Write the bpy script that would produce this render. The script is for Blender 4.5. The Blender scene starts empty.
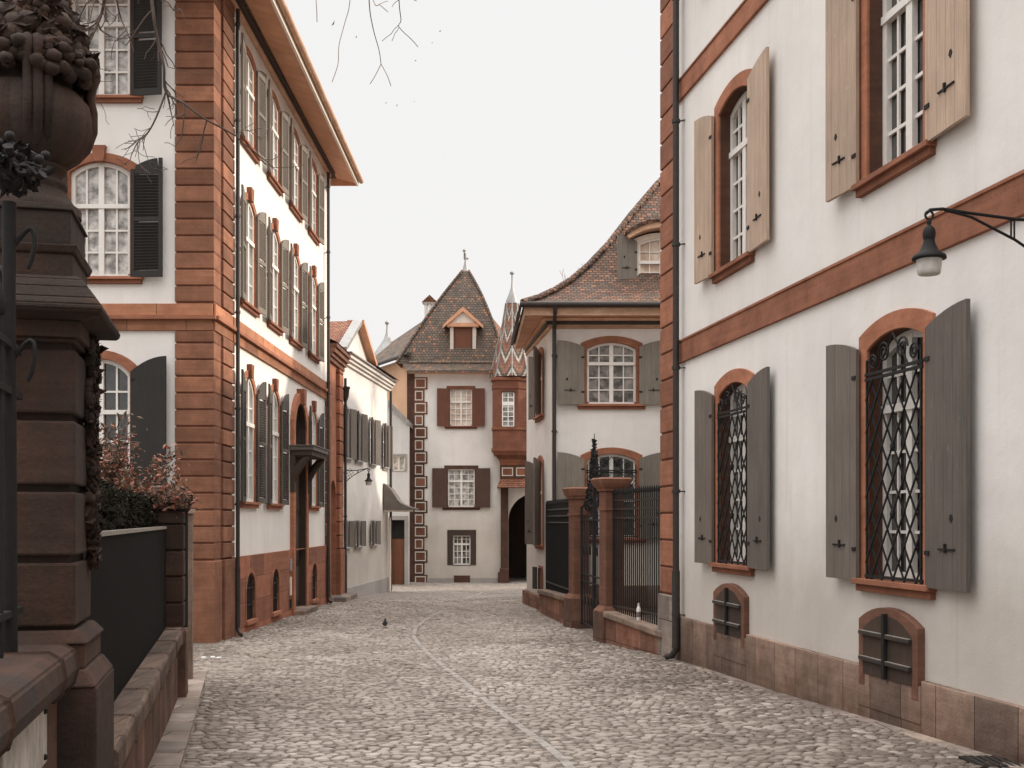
import bpy, bmesh, math, random
from mathutils import Vector, Matrix
from mathutils.geometry import tessellate_polygon
R = math.radians
rnd = random.Random(7)
S = bpy.context.scene
COL = S.collection
F = 1150.0; CX = 512.0; HY = 520.0; CH = 2.2

def at(px, py, Y):
    return Vector(((px-CX)/F*Y, Y, CH+(HY-py)/F*Y))

# ---------------------------------------------------------------- materials
MATS = {}
class NT:
    def __init__(s, name):
        m = bpy.data.materials.new(name); m.use_nodes = True
        s.m = m; s.t = m.node_tree; s.b = s.t.nodes['Principled BSDF']
        MATS[name] = m
    def n(s, kind, **kw):
        nd = s.t.nodes.new(kind)
        for k, v in kw.items():
            if k.startswith('i_'):
                nd.inputs[k[2:].replace('_', ' ')].default_value = v
            else: setattr(nd, k, v)
        return nd
    def l(s, a, b): s.t.links.new(a, b)
    def uv(s, scale=(1, 1, 1), obj=False):
        tc = s.n('ShaderNodeTexCoord'); mp = s.n('ShaderNodeMapping')
        mp.inputs['Scale'].default_value = scale
        s.l(tc.outputs['Object' if obj else 'UV'], mp.inputs['Vector']); return mp.outputs['Vector']
    def noise(s, vec, sc, det=4, rough=.55):
        nd = s.n('ShaderNodeTexNoise'); nd.inputs['Scale'].default_value = sc
        nd.inputs['Detail'].default_value = det; nd.inputs['Roughness'].default_value = rough
        s.l(vec, nd.inputs['Vector']); return nd.outputs['Fac']
    def ramp(s, fac, stops):
        r = s.n('ShaderNodeValToRGB'); e = r.color_ramp.elements
        while len(e) < len(stops): e.new(.5)
        for k, (p, c) in enumerate(stops):
            e[k].position = p; e[k].color = (*c, 1) if len(c) == 3 else c
        s.l(fac, r.inputs['Fac']); return r.outputs['Color']
    def mix(s, fac, a, b, mode='MIX'):
        x = s.n('ShaderNodeMix', data_type='RGBA', blend_type=mode)
        for sock, v in ((x.inputs[0], fac), (x.inputs[6], a), (x.inputs[7], b)):
            if isinstance(v, bpy.types.NodeSocket): s.l(v, sock)
            elif isinstance(v, (int, float)): sock.default_value = v
            else: sock.default_value = (*v, 1)
        return x.outputs[2]
    def math(s, op, a, b=0.0, c=None):
        x = s.n('ShaderNodeMath', operation=op)
        for i, v in enumerate((a, b) if c is None else (a, b, c)):
            if isinstance(v, bpy.types.NodeSocket): s.l(v, x.inputs[i])
            else: x.inputs[i].default_value = v
        return x.outputs[0]
    def col(s, c):
        if isinstance(c, bpy.types.NodeSocket): s.l(c, s.b.inputs['Base Color'])
        else: s.b.inputs['Base Color'].default_value = (*c, 1)
    def bump(s, h, st=.3, dist=.02, prev=None):
        b = s.n('ShaderNodeBump'); b.inputs['Strength'].default_value = st; b.inputs['Distance'].default_value = dist
        s.l(h, b.inputs['Height'])
        if prev: s.l(prev, b.inputs['Normal'])
        s.l(b.outputs['Normal'], s.b.inputs['Normal']); return b.outputs['Normal']
    def rough(s, v, spec=.5):
        s.b.inputs['Roughness'].default_value = v; s.b.inputs['Specular IOR Level'].default_value = spec

def plaster(name, c, v=.12, dirt=None):
    a = NT(name); uv = a.uv()
    n1 = a.noise(uv, .55, 5, .6); n2 = a.noise(uv, 60, 3, .6); n3 = a.noise(a.uv((2.2, .35, 1)), 1.3, 4)
    lo = tuple(x*(1-v*1.6) for x in c); hi = tuple(min(1, x*(1+v*.3)) for x in c)
    cc = a.ramp(n1, [(.3, lo), (.62, hi)])
    st = a.ramp(n3, [(.35, (.88, .86, .83)), (.6, (1, 1, 1))])
    cc = a.mix(.3, cc, st, 'MULTIPLY')
    dr = a.noise(a.uv((7, .22, 1)), 1.0, 3, .7); cc = a.mix(.5, cc, a.ramp(dr, [(.60, (1, 1, 1)), (.72, (.84, .80, .75))]), 'MULTIPLY')
    if dirt:
        tc = a.n('ShaderNodeTexCoord'); sp = a.n('ShaderNodeSeparateXYZ'); a.l(tc.outputs['UV'], sp.inputs[0])
        wob = a.noise(uv, 1.2, 5)
        h = a.math('ADD', sp.outputs['Y'], a.math('MULTIPLY', wob, -1.6))
        f = a.ramp(a.math('MULTIPLY_ADD', h, 1/1.6, -(dirt-1.0)/1.6), [(0, (.64, .60, .555)), (1, (1, 1, 1))])
        cc = a.mix(.8, cc, f, 'MULTIPLY')
    a.col(cc); a.rough(.92, .25)
    b = a.bump(n2, .35, .006); a.bump(a.noise(uv, 3, 3), .25, .03, b)
    return a.m

def stone(name, c1, c2, blk=None, dark=(.12, .08, .06), joint=.012, soot=0, bumpy=.5, offs=.5, dirt=None):
    a = NT(name); uv = a.uv(obj=blk is None); g = a.noise(uv, 2.3, 6, .65); f = a.noise(uv, 45, 4, .7)
    cc = a.ramp(g, [(.3, c1), (.68, c2)])
    if blk:
        b = a.n('ShaderNodeTexBrick', offset=offs); a.l(uv, b.inputs['Vector'])
        b.inputs['Scale'].default_value = 1; b.inputs['Brick Width'].default_value = blk[0]; b.inputs['Row Height'].default_value = blk[1]
        b.inputs['Mortar Size'].default_value = joint/2; b.inputs['Mortar Smooth'].default_value = .3
        b.inputs['Color1'].default_value = (.62, .62, .62, 1); b.inputs['Color2'].default_value = (1.18, 1.12, 1.08, 1)
        b.inputs['Mortar'].default_value = (*dark, 1)
        cc = a.mix(1.0, cc, b.outputs['Color'], 'MULTIPLY')
    if soot:
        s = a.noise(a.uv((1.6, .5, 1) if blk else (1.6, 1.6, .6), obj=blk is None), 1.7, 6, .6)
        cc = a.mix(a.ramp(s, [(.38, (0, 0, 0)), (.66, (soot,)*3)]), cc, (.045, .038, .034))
    if dirt is not None:
        tc = a.n('ShaderNodeTexCoord'); sp = a.n('ShaderNodeSeparateXYZ'); a.l(tc.outputs['UV'], sp.inputs[0])
        h = a.math('ADD', sp.outputs['Y'], a.math('MULTIPLY', a.noise(uv, 4, 5, .7), -.7))
        f2 = a.ramp(a.math('MULTIPLY_ADD', h, 1.3, .5-dirt), [(0, (.35, .3, .27)), (1, (1, 1, 1))])
        cc = a.mix(.85, cc, f2, 'MULTIPLY')
    geo = a.n('ShaderNodeNewGeometry')
    cc = a.mix(.85, cc, a.ramp(geo.outputs['Random Per Island'], [(0, (.52, .49, .48)), (.3, (.82, .79, .78)), (.7, (1.02, 1.0, 1.0)), (1, (1.3, 1.25, 1.2))]), 'MULTIPLY')
    strat = a.noise(a.uv((.7, .7, 16), obj=True), 1.1, 4, .6)
    cc = a.mix(.5, cc, a.ramp(strat, [(.35, (.74, .70, .68)), (.65, (1.12, 1.1, 1.08))]), 'MULTIPLY')
    sp = a.ramp(f, [(.3, (.8, .8, .8)), (.7, (1.12, 1.1, 1.08))])
    cc = a.mix(.8, cc, sp, 'MULTIPLY'); a.col(cc); a.rough(.88, .3)
    pb = a.bump(f, bumpy, .006); pb = a.bump(g, bumpy*.7, .03, pb)
    if blk: a.bump(a.math('SUBTRACT', 1.0, b.outputs['Fac']), .7, .012, pb)
    return a.m

def wood(name, c, v=.25, rough=.7, sc=1.0, boards=None):
    a = NT(name); g = a.noise(a.uv((28*sc, 1.1*sc, 1)), 1.6, 6, .65); g2 = a.noise(a.uv((3, 1.2, 1)), 1.0, 4)
    cc = a.ramp(g, [(.28, tuple(x*(1-v) for x in c)), (.72, tuple(x*(1+v) for x in c))])
    cc = a.mix(.6, cc, a.ramp(g2, [(.3, (.72, .72, .72)), (.7, (1.15, 1.13, 1.1))]), 'MULTIPLY')
    oi = a.n('ShaderNodeObjectInfo'); cc = a.mix(1.0, cc, a.ramp(oi.outputs['Random'], [(0, (.80, .80, .81)), (1, (1.16, 1.14, 1.11))]), 'MULTIPLY')
    pe = a.noise(a.uv((9, 3, 1)), 2.2, 6, .75); cc = a.mix(a.ramp(pe, [(.60, (0, 0, 0)), (.68, (.5, .5, .5))]), cc, tuple(min(1, x*1.5+.03) for x in c))
    h = g
    if boards:
        tc = a.n('ShaderNodeTexCoord'); sp = a.n('ShaderNodeSeparateXYZ'); a.l(tc.outputs['UV'], sp.inputs[0])
        m = a.math('PINGPONG', sp.outputs['X'], boards/2)
        ln = a.ramp(a.math('MULTIPLY', m, 1/.006), [(0, (.35, .35, .35)), (1, (1, 1, 1))])
        cc = a.mix(.8, cc, ln, 'MULTIPLY')
    a.col(cc); a.rough(rough, .3); a.bump(h, .3, .004)
    return a.m

def plain(name, c, rough=.6, metal=0, nv=.15, sc=8, spec=.4, bmp=.15):
    a = NT(name); n = a.noise(a.uv(obj=True), sc, 5, .6)
    a.col(a.ramp(n, [(.3, tuple(x*(1-nv) for x in c)), (.7, tuple(min(1, x*(1+nv)) for x in c))]))
    a.rough(rough, spec); a.b.inputs['Metallic'].default_value = metal
    if bmp: a.bump(n, bmp, .01)
    return a.m

def glass(name, c, c2, rough=.06, sc=1.5):
    a = NT(name); uv = a.uv()
    n = a.noise(uv, sc, 4, .6); a.col(a.ramp(n, [(.38, c), (.62, c2)])); a.rough(rough, .6)
    a.b.inputs['IOR'].default_value = 1.52
    a.b.inputs['Coat Weight'].default_value = .6; a.b.inputs['Coat Roughness'].default_value = .03
    a.bump(a.noise(uv, 3.2, 2), .12, .02); return a.m

def tiles(name, cols, row=.105, wid=.15, sc=1.0, moss=.35):
    a = NT(name); uv = a.uv(); b = a.n('ShaderNodeTexBrick', offset=.5)
    wv = a.n('ShaderNodeVectorMath', operation='ADD'); nn = a.n('ShaderNodeTexNoise'); nn.inputs['Scale'].default_value = 5
    a.l(uv, nn.inputs['Vector']); sc2 = a.n('ShaderNodeVectorMath', operation='SCALE'); sc2.inputs['Scale'].default_value = .03
    a.l(nn.outputs['Color'], sc2.inputs[0]); a.l(uv, wv.inputs[0]); a.l(sc2.outputs[0], wv.inputs[1])
    a.l(wv.outputs[0], b.inputs['Vector'])
    b.inputs['Scale'].default_value = 1; b.inputs['Brick Width'].default_value = wid; b.inputs['Row Height'].default_value = row
    b.inputs['Mortar Size'].default_value = .012; b.inputs['Mortar Smooth'].default_value = .25; b.inputs['Bias'].default_value = 0
    b.inputs['Color1'].default_value = (0, 0, 0, 1); b.inputs['Color2'].default_value = (1, 1, 1, 1); b.inputs['Mortar'].default_value = (.1, .1, .1, 1)
    sp = a.n('ShaderNodeSeparateColor'); a.l(b.outputs['Color'], sp.inputs[0])
    k = [(i/(len(cols)-1)*.9+.05, c) for i, c in enumerate(cols)]
    cc = a.ramp(sp.outputs[0], k)
    cc = a.mix(b.outputs['Fac'], cc, (.03, .025, .02))
    m = a.noise(uv, .9, 6, .65)
    cc = a.mix(a.ramp(m, [(.42, (0, 0, 0)), (.7, (moss,)*3)]), cc, (.085, .066, .05))
    a.col(cc); a.rough(.85, .3)
    s2 = a.n('ShaderNodeSeparateXYZ'); a.l(wv.outputs[0], s2.inputs[0])
    saw = a.math('FRACT', a.math('MULTIPLY', s2.outputs['Y'], 1/row))
    hh = a.math('SUBTRACT', a.math('MULTIPLY', a.math('SUBTRACT', 1.0, saw), 1.0), a.math('MULTIPLY', b.outputs['Fac'], .6))
    hh = a.math('ADD', hh, a.math('MULTIPLY', sp.outputs[0], .35))
    a.bump(hh, 1.0, .025); return a.m

plaster('plaster_white', (.80, .765, .73), .07, dirt=1.4)
plaster('plaster_mansion', (.80, .755, .71), .06)
plaster('plaster_grey', (.60, .58, .56), .1)
plaster('plaster_far', (.74, .70, .66), .1, dirt=1.8)
plaster('plaster_peach', (.64, .40, .26), .12)
plaster('plaster_plinth', (.36, .33, .31), .15)
SR1, SR2 = (.235, .097, .057), (.385, .168, .10)
stone('sandstone', SR1, SR2)
stone('sandstone_dark', (.15, .072, .047), (.26, .125, .082), soot=.35)
stone('sandstone_shaded', (.195, .089, .053), (.34, .158, .094), soot=.2)  # darker sandstone copy; shade of the unlit corner front is in its colour
stone('sandstone_block', SR1, SR2, (.9, .31), joint=.02)
stone('sandstone_band', (.33, .15, .085), (.52, .26, .155), (1.1, 6.0), joint=.01)
stone('sandstone_plinth', (.30, .12, .07), (.42, .19, .12), (1.3, .5), joint=.008)
stone('sandstone_pale', (.50, .30, .19), (.68, .47, .34))
stone('slab_plinth', (.27, .18, .14), (.48, .37, .30), (.62, 5.0), joint=.012, bumpy=.9, soot=.35, dirt=.15)
stone('old_stone', (.038, .024, .018), (.11, .058, .04), None, soot=.95, bumpy=1.0)  # soot plus foreground shade, both darkened into the old stone colours
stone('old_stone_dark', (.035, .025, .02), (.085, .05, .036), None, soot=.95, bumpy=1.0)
stone('wall_stone', (.17, .09, .065), (.34, .20, .14), (.55, 3.0), joint=.012, soot=.75, bumpy=1.0)
stone('wall_red', (.24, .10, .065), (.40, .22, .15), (.6, 3.0), joint=.012, soot=.5, bumpy=1.0)
stone('coping', (.26, .2, .16), (.44, .34, .28), (1.0, 3.0), joint=.01, soot=.5, bumpy=.8)
stone('coping_dark', (.14, .10, .08), (.26, .19, .15), (.16, 3.0), joint=.008, soot=.6, bumpy=1.0)
stone('kerb_stone', (.26, .22, .19), (.42, .37, .33), (.8, .6), joint=.015, bumpy=.8, soot=.3)
stone('red_brown', (.15, .062, .039), (.235, .098, .06))
stone('red_brown_dark', (.06, .033, .024), (.11, .055, .038))
wood('shutter_taupe', (.20, .175, .148), .22, boards=.16)
wood('shutter_sunlit', (.50, .37, .28), .2, boards=.16)  # taupe shutter paint with warm reflected sunlight put into its colour
wood('shutter_grey', (.15, .127, .11), .25, boards=.16)
wood('shutter_brown', (.075, .042, .032), .15)
wood('shutter_dark', (.034, .030, .027), .2)
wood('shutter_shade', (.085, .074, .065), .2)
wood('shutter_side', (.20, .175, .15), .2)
wood('shutter_pale', (.62, .58, .53), .12)
wood('shutter_red', (.155, .06, .035), .15)
wood('door_wood', (.06, .04, .03), .3)
wood('door_red', (.22, .09, .05), .25)
plain('soffit_wood', (.60, .31, .185), .7, sc=2)
plain('white_paint', (.78, .74, .69), .5, nv=.05, sc=15)
plain('cream_paint', (.72, .64, .55), .5, nv=.06, sc=15)
plain('outline_paint', (.55, .49, .42), .7, nv=.1, sc=15)
plain('iron', (.018, .0165, .016), .7, 0, sc=30, spec=.25)
plain('pipe', (.05, .042, .038), .5, .3, sc=10)
plain('sheet_metal', (.009, .008, .0075), .9, 0, sc=5, spec=.08)
plain('rail_metal', (.38, .35, .31), .5, .5, sc=10)
plain('lead', (.30, .29, .28), .55, .4, sc=4)
plain('copper_dark', (.15, .13, .115), .5, .5, sc=4)
plain('lamp_glass', (.60, .57, .53), .3, sc=20)
plain('dark_void', (.018, .016, .015), .9)
plain('bark', (.09, .065, .05), .9, sc=12, bmp=.6)
plain('twig', (.10, .07, .055), .9, sc=12, bmp=0)
plain('twig_pale', (.30, .17, .11), .9, sc=12, bmp=0)
plain('leaf_dark', (.020, .018, .012), .85, nv=.5, sc=6, spec=.1)
plain('leaf_red', (.30, .12, .075), .6, nv=.5, sc=9)
plain('leaf_brown', (.11, .075, .045), .6, nv=.5, sc=9)
plain('bottle_white', (.75, .72, .68), .35, nv=.1, sc=30)
plain('bottle_label', (.16, .13, .12), .5)
plain('feather', (.055, .055, .06), .6, nv=.3, sc=40)
plain('paper', (.7, .68, .65), .8)
glass('pane_dark', (.02, .019, .018), (.06, .055, .05))
glass('pane_mid', (.03, .027, .024), (.30, .275, .25), sc=3.5)  # patchy tones stand in for reflections in the glass
glass('pane_pale', (.17, .155, .14), (.66, .62, .58), sc=4.5)  # pale and dark blotches stand in for curtains and reflected branches
glass('pane_warm', (.45, .28, .18), (.72, .62, .52), sc=1.4)
tiles('tile_main', [(.09, .055, .042), (.14, .075, .052), (.22, .10, .06), (.11, .085, .068), (.17, .09, .06), (.30, .14, .08), (.13, .095, .075)])
tiles('tile_tower', [(.075, .055, .043), (.11, .08, .062), (.09, .068, .052), (.14, .095, .07), (.09, .075, .06), (.12, .085, .065), (.16, .10, .07), (.10, .08, .06), (.28, .125, .07)], row=.135, wid=.15, moss=.45)
tiles('tile_grey', [(.06, .05, .04), (.14, .10, .075), (.20, .12, .08), (.09, .07, .055), (.15, .12, .09)], row=.24, wid=.22, moss=.25)
tiles('tile_red', [(.20, .07, .04), (.30, .11, .06), (.24, .10, .06), (.36, .15, .08)], moss=.15)
# weathered plaque
a = NT('plaque'); uv = a.uv(); n = a.noise(a.uv((6, 2, 1)), 1.5, 6, .7)
a.col(a.ramp(n, [(.35, (.22, .19, .16)), (.6, (.56, .52, .46))])); a.rough(.5)
# zigzag glazed tiles: chevrons that climb the spire
a = NT('tile_zigzag'); tc = a.n('ShaderNodeTexCoord'); sp = a.n('ShaderNodeSeparateXYZ'); a.l(tc.outputs['Object'], sp.inputs[0])
at2 = a.math('ARCTAN2', sp.outputs['Y'], sp.outputs['X'])
tri = a.math('PINGPONG', a.math('MULTIPLY', at2, 4/math.pi*1.0), .5)      # eight chevrons round the spire
h = a.math('FRACT', a.math('ADD', a.math('MULTIPLY', sp.outputs['Z'], 1.05), a.math('MULTIPLY', tri, 1.25)))
zz = a.ramp(h, [(0, (.20, .085, .05)), (.30, (.20, .085, .05)), (.32, (.55, .50, .43)), (.47, (.55, .50, .43)), (.50, (.10, .08, .06)), (.70, (.10, .08, .06)), (.72, (.30, .12, .065)), (1, (.30, .12, .065))])
for r in MATS['tile_zigzag'].node_tree.nodes:
    if r.type == 'VALTORGB': r.color_ramp.interpolation = 'CONSTANT'
br = a.n('ShaderNodeTexBrick', offset=.5); a.l(a.uv(), br.inputs['Vector']); br.inputs['Scale'].default_value = 1
br.inputs['Brick Width'].default_value = .16; br.inputs['Row Height'].default_value = .16; br.inputs['Mortar Size'].default_value = .012
br.inputs['Color1'].default_value = (.75, .75, .75, 1); br.inputs['Color2'].default_value = (1.1, 1.1, 1.1, 1); br.inputs['Mortar'].default_value = (.3, .3, .3, 1)
a.col(a.mix(.8, zz, br.outputs['Color'], 'MULTIPLY')); a.rough(.5)
a.bump(a.math('SUBTRACT', 1.0, br.outputs['Fac']), .5, .02)

# cobbles
def cobble(name, tone=1.0, sett=(.15, .10), rot=0.0, warm=1.0):
    a = NT(name); tc = a.n('ShaderNodeTexCoord'); mp = a.n('ShaderNodeMapping'); mp.inputs['Rotation'].default_value = (0, 0, rot)
    a.l(tc.outputs['Object'], mp.inputs['Vector']); vec = mp.outputs['Vector']
    nz = a.n('ShaderNodeTexNoise'); nz.inputs['Scale'].default_value = .9; nz.inputs['Detail'].default_value = 2; a.l(vec, nz.inputs['Vector'])
    nz2 = a.n('ShaderNodeTexNoise'); nz2.inputs['Scale'].default_value = 5; nz2.inputs['Detail'].default_value = 2; a.l(vec, nz2.inputs['Vector'])
    def off(nd, k):
        s1 = a.n('ShaderNodeVectorMath', operation='SUBTRACT'); s1.inputs[1].default_value = (.5, .5, .5); a.l(nd.outputs['Color'], s1.inputs[0])
        s2 = a.n('ShaderNodeVectorMath', operation='SCALE'); s2.inputs['Scale'].default_value = k; a.l(s1.outputs[0], s2.inputs[0]); return s2.outputs[0]
    v1 = a.n('ShaderNodeVectorMath', operation='ADD'); a.l(vec, v1.inputs[0]); a.l(off(nz, .55), v1.inputs[1])
    v2 = a.n('ShaderNodeVectorMath', operation='ADD'); a.l(v1.outputs[0], v2.inputs[0]); a.l(off(nz2, .10), v2.inputs[1])
    b = a.n('ShaderNodeTexBrick', offset=.47, squash=.85, squash_frequency=3); a.l(v2.outputs[0], b.inputs['Vector'])
    b.inputs['Scale'].default_value = 1; b.inputs['Brick Width'].default_value = sett[0]; b.inputs['Row Height'].default_value = sett[1]
    b.inputs['Mortar Size'].default_value = .015; b.inputs['Mortar Smooth'].default_value = .8; b.inputs['Bias'].default_value = 0
    b.inputs['Color1'].default_value = (0, 0, 0, 1); b.inputs['Color2'].default_value = (1, 1, 1, 1); b.inputs['Mortar'].default_value = (0, 0, 0, 1)
    sp = a.n('ShaderNodeSeparateColor'); a.l(b.outputs['Color'], sp.inputs[0])
    T = lambda c: tuple(min(1, x*tone) for x in c)
    cc = a.ramp(sp.outputs[0], [(.05, T((.25, .22*warm, .19*warm))), (.35, T((.32, .285, .255))), (.65, T((.38, .345, .315))), (.95, T((.48, .45, .42)))])
    big = a.noise(vec, .35, 5, .6); mid = a.noise(vec, 2.5, 5, .7); fine = a.noise(vec, 55, 4, .7)
    cc = a.mix(.9, cc, a.ramp(big, [(.35, (.68, .64, .60)), (.6, (1.08, 1.06, 1.05))]), 'MULTIPLY')
    cc = a.mix(.7, cc, a.ramp(mid, [(.3, (.7, .67, .64)), (.65, (1.12, 1.1, 1.09))]), 'MULTIPLY')
    cc = a.mix(.7, cc, a.ramp(fine, [(.3, (.75, .74, .73)), (.7, (1.15, 1.15, 1.15))]), 'MULTIPLY')
    cc = a.mix(b.outputs['Fac'], cc, (.13, .108, .09))
    a.col(cc); a.rough(.75, .35)
    vo = a.n('ShaderNodeTexNoise'); vo.inputs['Scale'].default_value = 11; vo.inputs['Detail'].default_value = 3; a.l(vec, vo.inputs['Vector'])
    hh = a.math('ADD', a.math('SUBTRACT', 1.0, b.outputs['Fac']), a.math('MULTIPLY', sp.outputs[0], .45))
    hh = a.math('ADD', hh, a.math('MULTIPLY', vo.outputs['Fac'], .9))
    nn = a.bump(hh, 1.0, .028); a.bump(fine, .35, .004, nn)
    return a.m
cobble('cobble', .98)
def setts(name, ks):
    a = NT(name); ov = a.uv(obj=True); ge = a.n('ShaderNodeNewGeometry')
    cc = a.ramp(ge.outputs['Random Per Island'], [(p_, tuple(x*k for x, k in zip(c_, ks))) for p_, c_ in ((0, (.235, .205, .18)), (.3, (.30, .266, .238)), (.55, (.34, .306, .277)), (.8, (.375, .342, .314)), (1, (.43, .396, .367)))])
    cc = a.mix(.9, cc, a.ramp(a.noise(ov, .28, 4, .6), [(.35, (.72, .68, .64)), (.6, (1.1, 1.08, 1.07))]), 'MULTIPLY')
    cc = a.mix(.8, cc, a.ramp(a.noise(ov, 1.6, 5, .7), [(.32, (.72, .69, .66)), (.62, (1.1, 1.09, 1.08))]), 'MULTIPLY')
    fn = a.noise(ov, 70, 4, .7); cc = a.mix(.7, cc, a.ramp(fn, [(.3, (.76, .75, .73)), (.7, (1.15, 1.15, 1.14))]), 'MULTIPLY')
    a.col(cc); a.rough(.62, .45); nb = a.bump(a.noise(ov, 22, 3, .6), .6, .012); a.bump(fn, .4, .004, nb)
setts('sett', (1.02, .995, .97)); setts('sett_dark', (.62, .57, .53))
plain('joint_sand', (.15, .127, .108), .95, sc=12, nv=.35)
a = NT('channel_stone'); n = a.noise(a.uv(obj=True), 4, 5, .7)
a.col(a.ramp(n, [(.3, (.17, .148, .13)), (.5, (.30, .27, .243)), (.7, (.42, .385, .35))])); a.rough(.7); a.bump(n, .5, .01)

# ---------------------------------------------------------------- mesh builder
class Frame:
    def __init__(s, O, u, n=None):
        s.O = Vector((O[0], O[1], O[2] if len(O) > 2 else 0)); s.u = Vector((u[0], u[1], 0)).normalized()
        s.n = Vector((u[1], -u[0], 0)).normalized() if n is None else Vector(n)
    def p(s, a, d, z): return s.O + s.u*a + s.n*d + Vector((0, 0, z))
    def at(s, px, py=HY):
        k = (px-CX)/F
        # O.x + a ux = k (O.y + a uy)
        a = (k*s.O.y - s.O.x)/(s.u.x - k*s.u.y); Y = s.O.y + a*s.u.y
        return a, CH+(HY-py)/F*Y
    def sub(s, a, d, z, ang, side=1):
        O = s.p(a, d, z); v = s.u*math.cos(ang)*side + s.n*math.sin(ang)
        f = Frame(O, (v.x, v.y)); 
        w = s.n*math.cos(ang) - s.u*side*math.sin(ang); f.n = w
        return f
W = Frame((0, 0, 0), (1, 0), (0, 1, 0))      # world frame: a=x, d=y

class MB:
    def __init__(s): s.V = []; s.Fc = []; s.M = []; s.Sm = []; s.mats = []
    def mi(s, m):
        if m not in s.mats: s.mats.append(m)
        return s.mats.index(m)
    def add(s, vs, fs, m, smooth=False):
        o = len(s.V); s.V += [Vector(v) for v in vs]; k = s.mi(m)
        for f in fs: s.Fc.append([o+i for i in f]); s.M.append(k); s.Sm.append(smooth)
    def box(s, fr, a0, a1, d0, d1, z0, z1, m):
        vs = [fr.p(a, d, z) for z in (z0, z1) for d in (d0, d1) for a in (a0, a1)]
        s.add(vs, [(0, 1, 3, 2), (4, 6, 7, 5), (0, 4, 5, 1), (2, 3, 7, 6), (0, 2, 6, 4), (1, 5, 7, 3)], m)
    def prism(s, fr, pts, d0, d1, m, holes=None, back=True):
        loops = [pts]+(holes or []); allp = [p for l in loops for p in l]; N = len(allp)
        vs = [fr.p(a, d1, z) for a, z in allp]+[fr.p(a, d0, z) for a, z in allp]
        if holes or len(pts) > 4:
            tr = [tuple(t) for t in tessellate_polygon([[Vector((a, z, 0)) for a, z in l] for l in loops])]
        else: tr = [tuple(range(N))]
        fs = list(tr)+([tuple(i+N for i in reversed(t)) for t in tr] if back else [])
        o = 0
        for l in loops:
            n = len(l)
            for i in range(n):
                j = (i+1) % n; fs.append((o+i, o+N+i, o+N+j, o+j))
            o += n
        s.add(vs, fs, m)
    def ring(s, fr, out, inn, d_out, d_front, d_in, m):
        """flat frame between two open outlines with returns at both edges"""
        n = len(out)
        vs = [fr.p(a, d_front, z) for a, z in out]+[fr.p(a, d_front, z) for a, z in inn]+[fr.p(a, d_out, z) for a, z in out]+[fr.p(a, d_in, z) for a, z in inn]
        fs = []
        for i in range(n-1):
            fs += [(i, i+1, n+i+1, n+i), (i, 2*n+i, 2*n+i+1, i+1), (n+i, n+i+1, 3*n+i+1, 3*n+i)]
        s.add(vs, fs, m)
    def bar(s, p, q, w, h, m, up=Vector((0, 0, 1))):
        p, q = Vector(p), Vector(q); t = (q-p).normalized(); x = t.cross(up)
        if x.length < 1e-4: x = Vector((1, 0, 0))
        x.normalize(); y = t.cross(x).normalized(); x *= w/2; y *= h/2
        vs = [c+x*i+y*j for c in (p, q) for i, j in ((-1, -1), (1, -1), (1, 1), (-1, 1))]
        s.add(vs, [(0, 1, 2, 3), (7, 6, 5, 4), (0, 4, 5, 1), (1, 5, 6, 2), (2, 6, 7, 3), (3, 7, 4, 0)], m)
    def tube(s, pts, r, m, seg=8, caps=True):
        pts = [Vector(p) for p in pts]; rs = r if isinstance(r, (list, tuple)) else [r]*len(pts)
        vs = []; fs = []; ref = None
        for i, p in enumerate(pts):
            t = (pts[min(i+1, len(pts)-1)]-pts[max(i-1, 0)]).normalized()
            if ref is None:
                ref = t.cross(Vector((0, 0, 1)))
                if ref.length < .01: ref = Vector((1, 0, 0))
            x = (ref-t*ref.dot(t)).normalized(); ref = x; y = t.cross(x)
            for k in range(seg):
                an = 2*math.pi*k/seg; vs.append(p+(x*math.cos(an)+y*math.sin(an))*rs[i])
        for i in range(len(pts)-1):
            for k in range(seg):
                a0 = i*seg+k; a1 = i*seg+(k+1) % seg; fs.append((a0, a1, a1+seg, a0+seg))
        s.add(vs, fs, m, True)
        if caps: s.add(vs[:seg], [tuple(reversed(range(seg)))], m); s.add(vs[-seg:], [tuple(range(seg))], m)
    def lathe(s, c, prof, m, seg=24, mod=None, smooth=True, cap=True):
        vs = []; fs = []
        for r, z in prof:
            for k in range(seg):
                an = 2*math.pi*k/seg; rr = r*(mod(an, z) if mod else 1)
                vs.append(Vector((c[0]+rr*math.cos(an), c[1]+rr*math.sin(an), c[2]+z)))
        for i in range(len(prof)-1):
            for k in range(seg):
                a0 = i*seg+k; a1 = i*seg+(k+1) % seg; fs.append((a0, a1, a1+seg, a0+seg))
        s.add(vs, fs, m, smooth)
        if cap: s.add(vs[:seg], [tuple(reversed(range(seg)))], m); s.add(vs[-seg:], [tuple(range(seg))], m)
    def ball(s, c, r, m, seg=10, squash=(1, 1, 1), rough=0):
        c = Vector(c); vs = []; fs = []; n = seg//2+1
        for i in range(n+1):
            th = math.pi*i/n
            for k in range(seg):
                an = 2*math.pi*k/seg; q = 1+(rnd.uniform(-rough, rough) if rough else 0)
                vs.append(c+Vector((math.sin(th)*math.cos(an)*squash[0], math.sin(th)*math.sin(an)*squash[1], math.cos(th)*squash[2]))*r*q)
        for i in range(n):
            for k in range(seg):
                a0 = i*seg+k; a1 = i*seg+(k+1) % seg; fs.append((a0, a0+seg, a1+seg, a1))
        s.add(vs, fs, m, True)
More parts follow.
